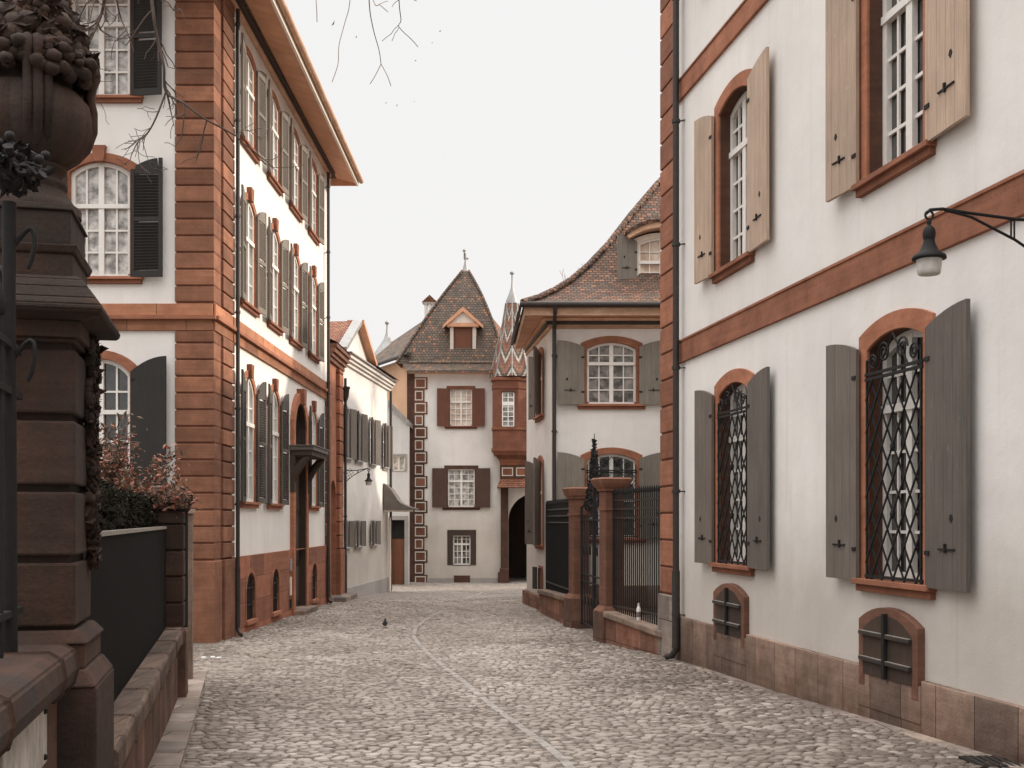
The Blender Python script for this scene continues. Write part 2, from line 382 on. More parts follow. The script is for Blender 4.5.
    def leaf(s, c, size, m):
        c = Vector(c); x = Vector((rnd.gauss(0, 1), rnd.gauss(0, 1), rnd.gauss(0, 1))).normalized()
        y = x.orthogonal().normalized(); y = (y*math.cos(5*rnd.random())+x.cross(y)*math.sin(5*rnd.random())).normalized()
        z = x.cross(y)*.25*size
        s.add([c-x*size, c-y*size*.45+z, c+x*size, c+y*size*.45+z], [(0, 1, 2, 3)], m)
    def build(s, name, parent=None, bevel=0):
        me = bpy.data.meshes.new(name); off = Vector((0, 0, 0)); q = parent
        while q is not None: off += Vector(q.location); q = q.parent
        loc = Vector((0, 0, 0))
        if parent is None and s.V:
            xs = [v.x for v in s.V]; ys = [v.y for v in s.V]; loc = Vector(((min(xs)+max(xs))/2, (min(ys)+max(ys))/2, min(v.z for v in s.V)))
        me.from_pydata([tuple(v-off-loc) for v in s.V], [], s.Fc)
        for m in s.mats: me.materials.append(MATS[m])
        me.polygons.foreach_set('material_index', s.M); me.polygons.foreach_set('use_smooth', s.Sm)
        uvl = me.uv_layers.new(name='UVMap'); Z = Vector((0, 0, 1)); me.update()
        data = [0.0]*(2*len(me.loops))
        for p in me.polygons:
            nn = p.normal; t = Z.cross(nn)
            t = Vector((1, 0, 0)) if t.length < .05 else t.normalized()
            b = nn.cross(t)
            for li in p.loop_indices:
                v = me.vertices[me.loops[li].vertex_index].co+off+loc
                data[2*li] = v.dot(t); data[2*li+1] = v.dot(b) if abs(nn.z) > .05 else v.z
        uvl.data.foreach_set('uv', data)
        o = bpy.data.objects.new(name, me); COL.objects.link(o); o.parent = parent; o.location = loc
        if bevel:
            bv = o.modifiers.new('bevel', 'BEVEL'); bv.width = bevel; bv.segments = 2; bv.limit_method = 'ANGLE'; bv.angle_limit = R(35)
        return o

def tag(o, label=None, cat=None, group=None, kind=None):
    if label: o['label'] = label
    if cat: o['category'] = cat
    if group: o['group'] = group
    if kind: o['kind'] = kind
    return o
def thing(name, loc, label, cat, group=None):
    o = bpy.data.objects.new(name, None); o.empty_display_size = .2; COL.objects.link(o); o.location = loc
    return tag(o, label, cat, group)

# ---------------------------------------------------------------- ground
GP = [(-60, 1.0), (0, .5), (5, .39), (9.7, .225), (13.3, .13), (18, 0), (22.8, -.12), (33.7, -.24), (36.9, -.31), (44.6, -.58), (52, -.62), (400, -.62)]
def g0(y):
    for (a, za), (b, zb) in zip(GP, GP[1:]):
        if y <= b: return za+(zb-za)*(y-a)/(b-a)
    return GP[-1][1]
def g(y): return sum(g0(y+k*.6) for k in (-2, -1, 0, 1, 2))/5

CHAN = [(590, 785), (560, 752), (520, 721), (480, 692), (450, 668), (430, 652), (418, 640), (414, 632), (420, 622), (440, 610), (462, 599), (482, 591)]
def gpt(px, py):
    Y = 20.0
    for _ in range(40): Y = (CH-g(Y))*F/(py-HY)
    return (px-CX)/F*Y, Y
chan = [gpt(*p) for p in CHAN]
def gz(x, y):
    z = g(y)
    # shallow dish towards the channel
    best = min(((x-cx)**2+(y-cy)**2) for cx, cy in chan_d)
    z -= .05*math.exp(-best/1.2)
    z += .012*math.sin(x*1.7+y*.6)*math.sin(y*.9-x*.4)
    return z
def dense(pts, n=8):
    out = []
    P = [pts[0]]+list(pts)+[pts[-1]]
    for i in range(1, len(P)-2):
        p0, p1, p2, p3 = P[i-1], P[i], P[i+1], P[i+2]
        for k in range(n):
            t = k/n
            out.append(tuple(.5*((2*p1[j])+(-p0[j]+p2[j])*t+(2*p0[j]-5*p1[j]+4*p2[j]-p3[j])*t*t+(-p0[j]+3*p1[j]-3*p2[j]+p3[j])*t**3) for j in range(len(p1))))
    out.append(pts[-1]); return out
chan_d = dense(chan)
xs = sorted(set([-300, -150, -80, -40, -20]+[i*.4-12 for i in range(61)]+[20, 40, 80, 150, 300]))
ys = sorted(set([-120, -60, -30, -15]+[i*.4-8 for i in range(166)]+[60, 70, 90, 130, 200, 400, 900]))
mb = MB(); vs = [(x, y, gz(x, y)) for y in ys for x in xs]; n = len(xs)
YS0, YS1 = 5.6, 37.0
def lx(y):                                        # left and right edges of the paved street
    return max(-.6875-.235*y+.215, -9) if y < 15 else -5.62
def rx(y): return (5.655-.1696*y-.12) if y < 18.6 else (2.5-.3*(y-18.6) if y < 21.5 else (1.70-.11*(y-21.5) if y < 30 else 3.2))
inside = lambda y: YS0+.3 < y < YS1-.3
mb.add(vs, [(j*n+i, j*n+i+1, (j+1)*n+i+1, (j+1)*n+i) for j in range(len(ys)-1) if not inside((ys[j]+ys[j+1])/2) for i in range(n-1)], 'cobble', True)
mb.add(vs, [(j*n+i, j*n+i+1, (j+1)*n+i+1, (j+1)*n+i) for j in range(len(ys)-1) if inside((ys[j]+ys[j+1])/2) for i in range(n-1)], 'joint_sand', True)
o = mb.build('street'); tag(o, kind='structure')

def ribbon(pts, w, lift, m, name, thick=.03):
    mb = MB(); vs = []
    for i, p in enumerate(pts):
        a = Vector(pts[max(i-1, 0)][:2]); b = Vector(pts[min(i+1, len(pts)-1)][:2]); t = (b-a).normalized(); nx = Vector((-t.y, t.x))*w/2
        for q in (-1, 1):
            x = p[0]+nx.x*q; y = p[1]+nx.y*q; vs.append((x, y, gz(x, y)+lift)); vs.append((x, y, gz(x, y)-thick))
    fs = []
    for i in range(len(pts)-1):
        k = 4*i; fs += [(k, k+2, k+6, k+4), (k, k+4, k+5, k+1), (k+2, k+3, k+7, k+6)]
    mb.add(vs, fs, m, False); o = mb.build(name); tag(o, kind='structure'); return o
mb = MB(); V_ = []; F_ = []; F2_ = []; y = YS0; row = 0
while y < YS1:
    rh = rnd.uniform(.070, .094); wv = rnd.uniform(-.02, .02); x = max(lx(y), -.47*y-.6)+rnd.uniform(0, .03); xe = min(rx(y), .47*y+.6); ph_r = rnd.uniform(0, 6)
    near = [p for p in chan_d if abs(p[1]-y) < .9]
    while x < xe:
        wd_ = rnd.uniform(.07, .14); cx_ = x+wd_/2; cy_ = y+.05*math.sin(cx_*.9+y*.13)+.012*math.sin(cx_*7+ph_r)
        x += wd_+.009
        if near and min((p[0]-cx_)**2+(p[1]-cy_)**2 for p in near) < .0085: continue
        if rnd.random() < .004: continue
        edge = min((rx(cy_)-cx_)/2.6 if cy_ < 22 else (2.2-cx_)/1.6, (cx_-lx(cy_))/.9, 2)      # darker stones are likelier towards the walls, paler ones in the lane
        darker = rnd.random() > .12+.75*max(0, min(1, edge))
        hx, hy = wd_/2-.002, rh/2-.006; z = gz(cx_, cy_); k0 = len(V_); hgt = rnd.uniform(.004, .018); tx_, ty_ = rnd.gauss(0, .035), rnd.gauss(0, .05); rr_ = .35
        for sc2_, zz_ in ((1.0, -.012), (.955, hgt*.6), (.80, hgt)):
            for ux, uy in ((-1, -rr_), (-rr_*1.2, -1), (rr_*1.2, -1), (1, -rr_), (1, rr_), (rr_*1.2, 1), (-rr_*1.2, 1), (-1, rr_)):
                j1, j2 = (rnd.uniform(-.006, .006), rnd.uniform(-.005, .005)) if sc2_ > .8 else (0, 0)
                px_, py_ = ux*hx*sc2_+j1, uy*hy*sc2_+j2; V_.append((cx_+px_, cy_+py_, z+zz_+(px_*tx_+py_*ty_ if zz_ > 0 else 0)))
        for lv in (0, 8):
            for q in range(8): (F_ if not darker else F2_).append((k0+lv+q, k0+lv+(q+1) % 8, k0+lv+8+(q+1) % 8, k0+lv+8+q))
        (F_ if not darker else F2_).append(tuple(range(k0+16, k0+24)))
    y += rh; row += 1
mb.add(V_, F_, 'sett', True); k_ = mb.mi('sett_dark'); mb.Fc += F2_; mb.M += [k_]*len(F2_); mb.Sm += [True]*len(F2_); o = mb.build('paving_stones'); tag(o, kind='structure')
ribbon(chan_d, .08, .008, 'channel_stone', 'drainage_channel')

# ---------------------------------------------------------------- windows and facades
def arch(c, z0, w, h, rise, n=12):
    if rise <= 0: rise = 1e-4
    zs = z0+h-rise; Rr = (w*w/4+rise*rise)/(2*rise); zc = z0+h-Rr; half = math.asin(min(1, w/2/Rr))
    if rise > w/2*.999: half = math.pi/2
    pts = [(c-w/2, z0)]
    for i in range(n+1):
        t = -half+2*half*i/n; pts.append((c+Rr*math.sin(t), zc+Rr*math.cos(t)))
    pts.append((c+w/2, z0)); return pts
def arch_z(c, z0, w, h, rise, x):
    if rise <= 0: return z0+h
    Rr = (w*w/4+rise*rise)/(2*rise); zc = z0+h-Rr
    return zc+math.sqrt(max(0, Rr*Rr-(x-c)**2))

def shutter(part, fr, hinge_a, d, z0, h, w, rise, side, ang, mat, louver=False, hard=True, name='shutter', lowrise=None):
    f = fr.sub(hinge_a, d, 0, R(ang), side); mb = MB(); t = .04; lr = rise
    def top(x): return z0+h-lr*(1-x/w)**2 if lr > 0 else z0+h
    N = 6; top_pts = [(w*i/N, top(w*i/N)) for i in range(N, -1, -1)]
    if louver:
        st = .07
        mb.box(f, 0, st, 0, t, z0, top(0), mat); mb.box(f, w-st, w, 0, t, z0, top(w-st), mat)
        for za, zb in ((z0, z0+.12), (z0+h*.47, z0+h*.47+.08)): mb.box(f, st, w-st, 0, t, za, zb, mat)
        mb.prism(f, [(st, top(0)-.09), (w-st, top(0)-.09)]+[(x, z) for x, z in top_pts if st-.02 <= x <= w-st+.02] , 0.002, t-.002, mat)
        z = z0+.14
        while z < top(0)-.12:
            if not (z0+h*.47-.05 < z < z0+h*.47+.08):
                vs = [f.p(st, .004, z), f.p(w-st, .004, z), f.p(w-st, t-.004, z+.045), f.p(st, t-.004, z+.045),
                      f.p(st, .010, z-.008), f.p(w-st, .010, z-.008), f.p(w-st, t+.002, z+.037), f.p(st, t+.002, z+.037)]
                mb.add(vs, [(0, 1, 2, 3), (4, 7, 6, 5), (0, 4, 5, 1), (3, 2, 6, 7)], mat)
            z += .055
    else:
        mb.prism(f, [(0, z0), (w, z0)]+top_pts, 0, t, mat)
        if hard:
            for zz in (z0+.32, z0+h-.42):                          # iron strap and hook
                mb.box(f, .0, w*.12, t, t+.012, zz-.02, zz+.02, 'iron')
            zz = z0+.36
            mb.box(f, w*.35, w*.75, t, t+.015, zz-.008, zz+.008, 'iron')
            mb.box(f, w*.50, w*.54, t, t+.02, zz-.03, zz+.05, 'iron')
            mb.prism(f, [(w*.60, zz+.27), (w*.65, zz+.23), (w*.70, zz+.27), (w*.67, zz+.31), (w*.63, zz+.31)], t, t+.004, 'dark_void')
    o = mb.build(name, part, bevel=0 if louver else .004)
    return o

def window(root, fr, holes, c, z0, w, h, rise, sw=.16, rec=.2, stone_m='sandstone', proud=.03, frame_m='white_paint', pane='pane_dark',
           nx=4, transom=.62, rows=(3, 2), bars=.028, sh=None, shw=.6, shm='shutter_grey', ang=(8, 8), louver=False, key=False, grille=False,
           sill=True, shd=.07, sides=(1, 1), mull=.07, fw=.06, hard=True, sill_ov=.07, shz=0, name='window', rev_m=None):
    srise = rise*1.15 if rise else 0
    mb = MB(); out = arch(c, z0, w+2*sw, h+sw, srise); inn = arch(c, z0, w, h, rise)
    mb.ring(fr, out, inn, -.05, proud, (-rec if not rev_m else proud-.03), stone_m)
    if rev_m:
        n_ = len(inn); mb.add([fr.p(a, proud-.03, z) for a, z in inn]+[fr.p(a, -rec, z) for a, z in inn], [(i, i+1, n_+i+1, n_+i) for i in range(n_-1)], rev_m)
    holes.append(arch(c, z0-.10 if sill else z0, w+2*sw-.06, h+sw-.03+(.10 if sill else 0), srise))
    if sill:
        mb.box(fr, c-w/2-sw-sill_ov, c+w/2+sw+sill_ov, -rec, proud+.035, z0-.13, z0-.055, stone_m)
        mb.box(fr, c-w/2-sw-sill_ov-.02, c+w/2+sw+sill_ov+.02, -rec, proud+.08, z0-.055, z0+.0, stone_m)
    else: mb.box(fr, c-w/2, c+w/2, -rec, proud-.01, z0-.02, z0, stone_m)
    if key:
        zt = z0+h; mb.prism(fr, [(c-.09, zt-.02), (c+.09, zt-.02), (c+.13, zt+sw+.12), (c-.13, zt+sw+.12)], 0, proud+.07, stone_m)
    part = mb.build(name, root, bevel=.006)
    # joinery
    mb = MB(); fd = -rec+.005; io = arch(c, z0, w, h, rise); ii = arch(c, z0+fw, w-2*fw, h-2*fw, rise*.9 if rise else 0)
    mb.ring(fr, io, ii, fd-.02, fd+.05, fd-.01, frame_m); mb.box(fr, c-w/2, c+w/2, fd, fd+.05, z0, z0+fw, frame_m)
    H = lambda x: arch_z(c, z0, w, h-fw*.6, rise, x)
    zt = z0+h*transom
    if mull: mb.box(fr, c-mull/2, c+mull/2, fd, fd+.06, z0, H(c), frame_m)
    if transom < 1: mb.box(fr, c-w/2+.01, c+w/2-.01, fd, fd+.075, zt-.04, zt+.04, frame_m)
    half = w/2
    for i in range(1, nx):
        x = c-w/2+w*i/nx
        if abs(x-c) < .02: continue
        mb.box(fr, x-bars/2, x+bars/2, fd+.005, fd+.03, z0+.02, H(x), frame_m)
    lo, hi = rows
    for i in range(1, lo):
        z = z0+fw+(zt-z0-fw-(.04 if transom < 1 else 0))*i/lo; mb.box(fr, c-w/2+.02, c+w/2-.02, fd+.007, fd+.028, z-bars/2, z+bars/2, frame_m)
    for i in range(1, hi):
        z = zt+.04+(h+z0-rise-zt-.02)*i/hi; mb.box(fr, c-w/2+.02, c+w/2-.02, fd+.007, fd+.028, z-bars/2, z+bars/2, frame_m)
    mb.build('window_frame', part)
    mb = MB(); pp = arch(c, z0, w, h, rise); mb.prism(fr, pp, fd-.03, fd-.012, pane); mb.build('pane', part)
    if sh:
        for side in (-1, 1):
            if not sides[0 if side < 0 else 1]: continue
            shutter(part, fr, c+side*(w/2+sh+(.03 if isinstance(shw, tuple) and side > 0 else 0)), shd, z0-.02+shz, h+.05-shz, (shw if not isinstance(shw, tuple) else shw[0 if side < 0 else 1]), rise, side, ang[0 if side < 0 else 1], shm, louver, hard)
    if grille:
        mb = MB(); gd = .035; a0, a1 = c-w/2, c+w/2; z1 = z0+h-rise-.30
        cw = w/5; chh = .33
        k = -12
        def clip(p, q):
            (x0, y0), (x1, y1) = p, q; t0, t1 = 0.0, 1.0; dx, dy = x1-x0, y1-y0
            for P, Q in ((-dx, x0-a0), (dx, a1-x0), (-dy, y0-z0), (dy, z1-y0)):
                if abs(P) < 1e-9:
                    if Q < 0: return None
                    continue
                r = Q/P
                if P < 0: t0 = max(t0, r)
                else: t1 = min(t1, r)
            return None if t0 >= t1 else ((x0+dx*t0, y0+dy*t0), (x0+dx*t1, y0+dy*t1))
        for k in range(-14, 18):
            for sg in (1, -1):
                x = c+(k)*cw; L = 12
                cl = clip((x-sg*cw*L, z0-chh*L), (x+sg*cw*L, z0+chh*L))
                if cl:
                    p, q = cl; mb.bar(fr.p(p[0], gd+.006*sg, p[1]), fr.p(q[0], gd+.006*sg, q[1]), .016, .014, 'iron', up=fr.n)
        for z in (z0+.03, z1, z1+.05): mb.bar(fr.p(a0-.02, gd, z), fr.p(a1+.02, gd, z), .03, .02, 'iron', up=fr.n)
        for x in (a0+.015, a1-.015): mb.bar(fr.p(x, gd, z0), fr.p(x, gd, z1+.2), .02, .02, 'iron', up=fr.n)
        for i in range(-3, 4):                                    # rosettes on the crossings and scrolls in the arch
            pass
        for sgn in (-1, 1):
            for (sx, sz, r0) in ((.18, .20, .11), (.40, .13, .085)):
                pts = []
                for q in range(22):
                    t = q/21; an = t*3.6*math.pi; r = r0*(1-.78*t)
                    pts.append(fr.p(c+sgn*(sx+r*math.cos(an)), gd, z1+.05+sz+r*math.sin(an)-.02))
                mb.tube(pts, .011, 'iron', 5)
            mb.tube([fr.p(c+sgn*.30, gd, z1+.05), fr.p(c+sgn*.20, gd, z1+.18), fr.p(c+sgn*.05, gd, z1+.33), fr.p(c, gd, z1+.40)], .011, 'iron', 5)
        for zz in (z0+chh*2, z0+chh*4): 
            mb.ball(fr.p(c, gd, zz), .05, 'iron', 6, (.6, .6, 1))
        mb.build('grille', part)
    return part

def wall(root, fr, a0, a1, z0, z1, holes, m, name='wall', thick=.3, pts=None):
    mb = MB(); out = pts or [(a0, z0), (a1, z0), (a1, z1), (a0, z1)]
    def span(poly, x):                           # z interval of an x-monotone outline at x
        zz = []
        for (xa, za), (xb, zb) in zip(poly, poly[1:]+poly[:1]):
            if (xa-x)*(xb-x) < 0: zz.append(za+(zb-za)*(x-xa)/(xb-xa))
        return (min(zz), max(zz)) if zz else None
    def line(poly, xm, x):                       # the same interval taken along the edges crossing xm, evaluated at x
        e = []
        for (xa, za), (xb, zb) in zip(poly, poly[1:]+poly[:1]):
            if (xa-xm)*(xb-xm) < 0: e.append((za+(zb-za)*(xm-xa)/(xb-xa), za+(zb-za)*(x-xa)/(xb-xa)))
        e.sort(); return e[0][1], e[-1][1]
    xs_ = sorted(set(round(p[0], 5) for l in [out]+holes for p in l))
    for xa, xb in zip(xs_, xs_[1:]):
        if xb-xa < 1e-4: continue
        xm = (xa+xb)/2; o_s = span(out, xm)
        if not o_s: continue
        hl = sorted([h for h in holes if span(h, xm)], key=lambda h: span(h, xm)[0])
        edges = [(line(out, xm, xa)[0], line(out, xm, xb)[0])]
        for h in hl:
            la, lb = line(h, xm, xa), line(h, xm, xb); edges += [(la[0], lb[0]), (la[1], lb[1])]
        edges.append((line(out, xm, xa)[1], line(out, xm, xb)[1]))
        for (b0, b1), (t0, t1) in zip(edges[0::2], edges[1::2]):
            if max(t0-b0, t1-b1) > 1e-4: mb.add([fr.p(xa, 0, b0), fr.p(xb, 0, b1), fr.p(xb, 0, t1), fr.p(xa, 0, t0)], [(0, 1, 2, 3)], m)
    n = len(out); vs = [fr.p(a, 0, z) for a, z in out]+[fr.p(a, -thick, z) for a, z in out]
    mb.add(vs, [(i, (i+1) % n, n+(i+1) % n, n+i) for i in range(n)], m)
    for hl in holes:
        n = len(hl); vs = [fr.p(a, 0, z) for a, z in hl]+[fr.p(a, -.2, z) for a, z in hl]
        mb.add(vs, [(i, i+1, n+i+1, n+i) for i in range(n-1)]+[(n-1, 0, n, 2*n-1)], m)
    return mb.build(name, root)

def body(root, poly, z0, z1, m, name='rear_wall'):
    mb = MB(); n = len(poly)
    vs = [(x, y, z0) for x, y in poly]+[(x, y, z1) for x, y in poly]
    mb.add(vs, [(i, i+1, n+i+1, n+i) for i in range(n-1)]+[tuple(range(n, 2*n))], m)
    return mb.build(name, root)

def downpipe(root, fr, a, d, z0, z1, r=.05, m='pipe', shoe=True, hopper=True, name='downpipe'):
    mb = MB(); pts = [fr.p(a, d, z1), fr.p(a, d, z0+.25)]
    if shoe: pts += [fr.p(a, d, z0+.18), fr.p(a-.06, d+.05, z0+.08), fr.p(a-.16, d+.1, z0+.06)]
    mb.tube(pts, r, m, 10)
    z = z0+.7
    mb.tube([fr.p(a, d, z0+.2), fr.p(a, d, z0+1.4)], r*1.25, m, 10)
    while z < z1:
        mb.tube([fr.p(a, d, z), fr.p(a, d, z+.05)], r*1.35, m, 10); mb.bar(fr.p(a, d, z+.02), fr.p(a+.09, 0, z+.02), .02, .02, m); z += 1.9
    return mb.build(name, root)

# ================================================================ LEFT MANSION
XC, YC = -5.56, 21.4
lm = thing('mansion', (XC, YC, g(YC)), 'tall white mansion with sandstone corner and overhanging timber eave, left of the street', 'building')
LF = Frame((-5.55, 22.8), (.0087, 1))            # street facade, a = metres along the street
FF = Frame((XC, YC), (1, 0))                      # front facade, a negative to the left
ZE = 12.6
holes = []
axs = [24.15-22.8, 26.6-22.8, 29.05-22.8, 31.55-22.8]
# street facade windows
for i, a in enumerate(axs):
    window(lm, LF, holes, a, 10.02, 1.0, 1.92, .13, sw=.14, rec=.06, rev_m='red_brown', sh=.03, shw=.58, shm='shutter_side', louver=True, pane='pane_mid', nx=4, rows=(3, 2), shd=.05, ang=(7, 5), key=False)
    window(lm, LF, holes, a, 6.70, 1.0, 2.2, .18, sw=.14, rec=.06, rev_m='red_brown', sh=.03, shw=.58, shm='shutter_side', louver=True, pane='pane_mid', nx=4, rows=(3, 2), shd=.05, ang=(7, 5), key=True)
for a in (axs[0], axs[1], axs[3]):
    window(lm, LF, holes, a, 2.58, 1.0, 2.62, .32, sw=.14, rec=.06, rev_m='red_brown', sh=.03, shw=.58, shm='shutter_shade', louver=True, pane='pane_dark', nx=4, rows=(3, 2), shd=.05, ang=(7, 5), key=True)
    # basement openings
# portal
DA = 29.5-22.8; DZ = g(29.5)
mb = MB(); out = arch(DA, -1, 2.0, 6.45, .75); inn = arch(DA, -1, 1.5, 6.2, .6)
mb.ring(LF, out, inn, -.05, .10, .06, 'sandstone'); _n = len(inn); mb.add([LF.p(a, .06, z) for a, z in inn]+[LF.p(a, -.2, z) for a, z in inn], [(i, i+1, _n+i+1, _n+i) for i in range(_n-1)], 'door_wood')
mb.prism(LF, [(DA-.12, 5.15), (DA+.12, 5.15), (DA+.17, 5.55), (DA-.17, 5.55)], 0, .2, 'sandstone')
holes.append(arch(DA, -1.0, 1.9, 6.38, .7)) 
door = mb.build('door', lm, bevel=.01)
mb = MB(); mb.box(LF, DA-.75, DA+.75, -.20, -.12, -.6, 3.72, 'door_wood')
for s in (-1, 1):
    for za, zb in ((.1, 1.0), (1.15, 2.3), (2.45, 3.45)): mb.box(LF, DA+s*.37-.26, DA+s*.37+.26, -.12, -.09, za, zb, 'door_wood')
mb.build('door_leaf', door, bevel=.01)
mb = MB(); mb.prism(LF, arch(DA, 4.05, 1.5, 1.16, .58), -.20, -.16, 'pane_dark'); mb.build('pane', door)
mb = MB(); mb.ring(LF, arch(DA, 4.0, 1.5, 1.2, .6), arch(DA, 4.0, 1.34, 1.12, .56), -.16, -.10, -.16, 'door_wood')
for k in range(-2, 3): mb.box(LF, DA+k*.25-.015, DA+k*.25+.015, -.14, -.11, 4.0, 5.0-.1*abs(k), 'iron')
mb.build('fanlight_frame', door)
mb = MB(); mb.box(LF, DA-.95, DA+.95, -.4, .35, DZ-.2, DZ+.14, 'coping'); mb.build('doorstep', door, bevel=.02)
# canopy over the door, on brackets
mb = MB(); mb.box(LF, DA-1.1, DA+1.1, 0, .60, 3.93, 4.03, 'copper_dark'); mb.box(LF, DA-1.14, DA+1.14, 0, .64, 4.03, 4.06, 'copper_dark')
mb.box(LF, DA-1.05, DA+1.05, .02, .55, 3.80, 3.93, 'door_wood')
for s in (-1, 1):
    q = DA+s*.95; pts = [LF.p(q, .02, 3.1), LF.p(q, .08, 3.25), LF.p(q, .2, 3.5), LF.p(q, .36, 3.7), LF.p(q, .5, 3.8)]
    mb.tube(pts, [.07, .1, .11, .1, .05], 'door_wood', 8); mb.box(LF, q-.09, q+.09, 0, .12, 2.9, 3.86, 'door_wood')
mb.build('canopy', lm, bevel=.01)
# basement slots: dark arched openings in the sandstone plinth
pl_holes = []
for a, w in ((axs[0], .80), (axs[1], .74), (31.55-22.8, .74)):
    pl_holes.append(arch(a, .12+g(a+22.8)+.12, w, 1.02, w*.48))
mb = MB()
hs = pl_holes+[[(DA-.98, -.9), (DA-.98, 1.44), (DA+.98, 1.44), (DA+.98, -.9)]]
mb.prism(LF, [(0, -1), (11.1, -1), (11.1, 1.46), (0, 1.46)], -.04, .05, 'sandstone_plinth', holes=hs)
mb.build('plinth', lm)
for h in pl_holes:
    a = (h[0][0]+h[-1][0])/2; z = h[0][1]; w = h[-1][0]-h[0][0]
    mb = MB(); mb.ring(LF, arch(a, z, w+.10, 1.08, w*.5), arch(a, z, w-.02, .99, w*.47), .03, .065, .045, 'sandstone')
    mb.box(LF, a-w/2-.08, a+w/2+.08, -.2, .11, z-.08, z+.002, 'sandstone'); mb.prism(LF, arch(a, z, w, 1.0, w*.46), -.02, .0, 'dark_void')
    for k in range(-2, 3): mb.box(LF, a+k*.13-.01, a+k*.13+.01, .01, .025, z, z+.95-.12*abs(k)*.9, 'iron')
    for zz in (.3, .65): mb.box(LF, a-w/2+.02, a+w/2-.02, .01, .03, z+zz, z+zz+.03, 'iron')
    mb.build('cellar_window', lm)
hs = holes+[arch((h[0][0]+h[-1][0])/2, h[0][1], h[-1][0]-h[0][0], 1.02, .36) for h in pl_holes]
wall(lm, LF, -.1, 11.25, -1, ZE, hs, 'plaster_mansion')
# front facade
holes = []
for c in (-1.4, ):
    pass
for k in (0, 1):
    c = (100-213)/53.74-k*2.6
    window(lm, FF, holes, c, 10.08, 1.12, 2.2, .13, sw=.16, rec=.12, sh=.04, shw=.60, shm='shutter_dark', louver=True, pane='pane_pale', nx=4, rows=(3, 2), fw=.07, bars=.035, mull=.1)
    window(lm, FF, holes, c, 6.72, 1.12, 2.15, .2, sw=.16, rec=.12, sh=.04, shw=.60, shm='shutter_dark', louver=True, pane='pane_pale', nx=4, rows=(3, 1), key=True, fw=.07, bars=.035, mull=.1, ang=(8, 4))
    window(lm, FF, holes, c, 2.6, 1.12, 2.6, .28, sw=.16, rec=.12, sh=.04, shw=.68, shm='shutter_dark', louver=False, pane='pane_dark', nx=4, rows=(3, 2), key=False, fw=.07, bars=.035, mull=.08, ang=(8, 6))
wall(lm, FF, -12, -.3, -1, ZE, holes, 'plaster_white')
# bands round both facades
for fr, a0, a1 in ((FF, -12, 0), (LF, -1.42, 11.25)):
    mb = MB()
    mb.box(fr, a0, a1, -.1, .05, 5.72, 5.92, 'sandstone_band'); mb.box(fr, a0-.02, a1+(.07 if fr is FF else .02), -.1, .12, 5.92, 6.0, 'sandstone'); mb.box(fr, a0, a1, -.1, .055, 6.0, 6.22, 'sandstone_band')
    mb.build('string_course', lm, bevel=.008)
# corner of rusticated blocks
def courses(mb, fn, z0, z1, h=.31, gap=.03, skip=()):
    z = z0
    while z < z1-.05:
        zz = min(z+h, z1); fn(mb, z+gap/2, zz-gap/2); z += h
mb = MB(); base = 1.46
def cor(mb, a, b):
    mb.box(W, XC-.70, XC+.03, YC-.06, YC+.42, a, b, 'sandstone_shaded'); 
def cor2(mb, a, b): mb.box(W, XC-.4, XC+.07, YC+.50, YC+1.38, a, b, 'sandstone_shaded')
courses(mb, cor, base, 5.72); courses(mb, cor2, base, 5.72); courses(mb, cor, 6.24, 12.4); courses(mb, cor2, 6.24, 12.4)
mb.box(W, XC-.72, XC+.06, YC-.09, YC+.44, -1, base-.02, 'sandstone_shaded'); mb.box(W, XC-.4, XC+.10, YC+.50, YC+1.42, -1, base-.02, 'sandstone_shaded')
mb.box(W, XC-.68, XC+.022, YC-.03, YC+1.36, -1, 12.4, 'red_brown')
mb.build('corner_blocks', lm, bevel=.015)
mb = MB()
def far(mb, a, b): mb.box(LF, 10.75, 11.28, -.2, .06, a, b, 'sandstone_shaded')
courses(mb, far, 1.46, 5.7); mb.box(LF, 10.72, 11.3, -.2, .09, -1, 1.44, 'sandstone_shaded')
mb.build('corner_blocks', lm, bevel=.012)
body(lm, [(XC-12, YC), (XC-12, 34.0), (-5.46, 34.0)], -1, ZE-.02, 'plaster_mansion')
# eave
mb = MB(); Y0, Y1 = 20.4, 34.75
mb.box(W, XC-12.3, XC+.16, YC-.16, YC+.05, 12.3, 12.42, 'sandstone'); mb.box(LF, -1.5, 11.3, 0, .10, 12.36, 12.45, 'sandstone_pale'); mb.box(LF, -1.6, 11.35, 0, .2, 12.46, 12.55, 'door_wood')
mb.build('cornice', lm, bevel=.01)
mb = MB()
for i in range(36):                                # soffit boards running out from the wall
    y0 = Y0+i*(Y1-Y0)/36; y1 = y0+(Y1-Y0)/36-.012
    vs = [(-5.5, y0, 12.58), (-5.5, y1, 12.58), (-4.68, y1, 12.34), (-4.68, y0, 12.34)]
    mb.add(vs+[(v[0], v[1], v[2]+.03) for v in vs], [(0, 1, 2, 3), (7, 6, 5, 4), (0, 4, 5, 1), (1, 5, 6, 2), (2, 6, 7, 3), (3, 7, 4, 0)], 'soffit_wood')
mb.box(W, -18, -4.72, Y0, YC, 12.40, 12.44, 'soffit_wood'); mb.build('soffit', lm)
mb = MB(); mb.box(W, -4.70, -4.64, Y0, Y1, 12.28, 12.50, 'cream_paint'); mb.box(W, -5.5, -4.64, Y1, Y1+.04, 12.3, 12.6, 'soffit_wood'); mb.box(W, -18, -4.64, Y0-.05, Y0, 12.3, 12.5, 'cream_paint')
mb.build('fascia', lm, bevel=.008)
mb = MB(); mb.tube([(-4.57, Y0, 12.46), (-4.57, Y1+.1, 12.46)], .075, 'sandstone_pale', 10); mb.build('gutter', lm)
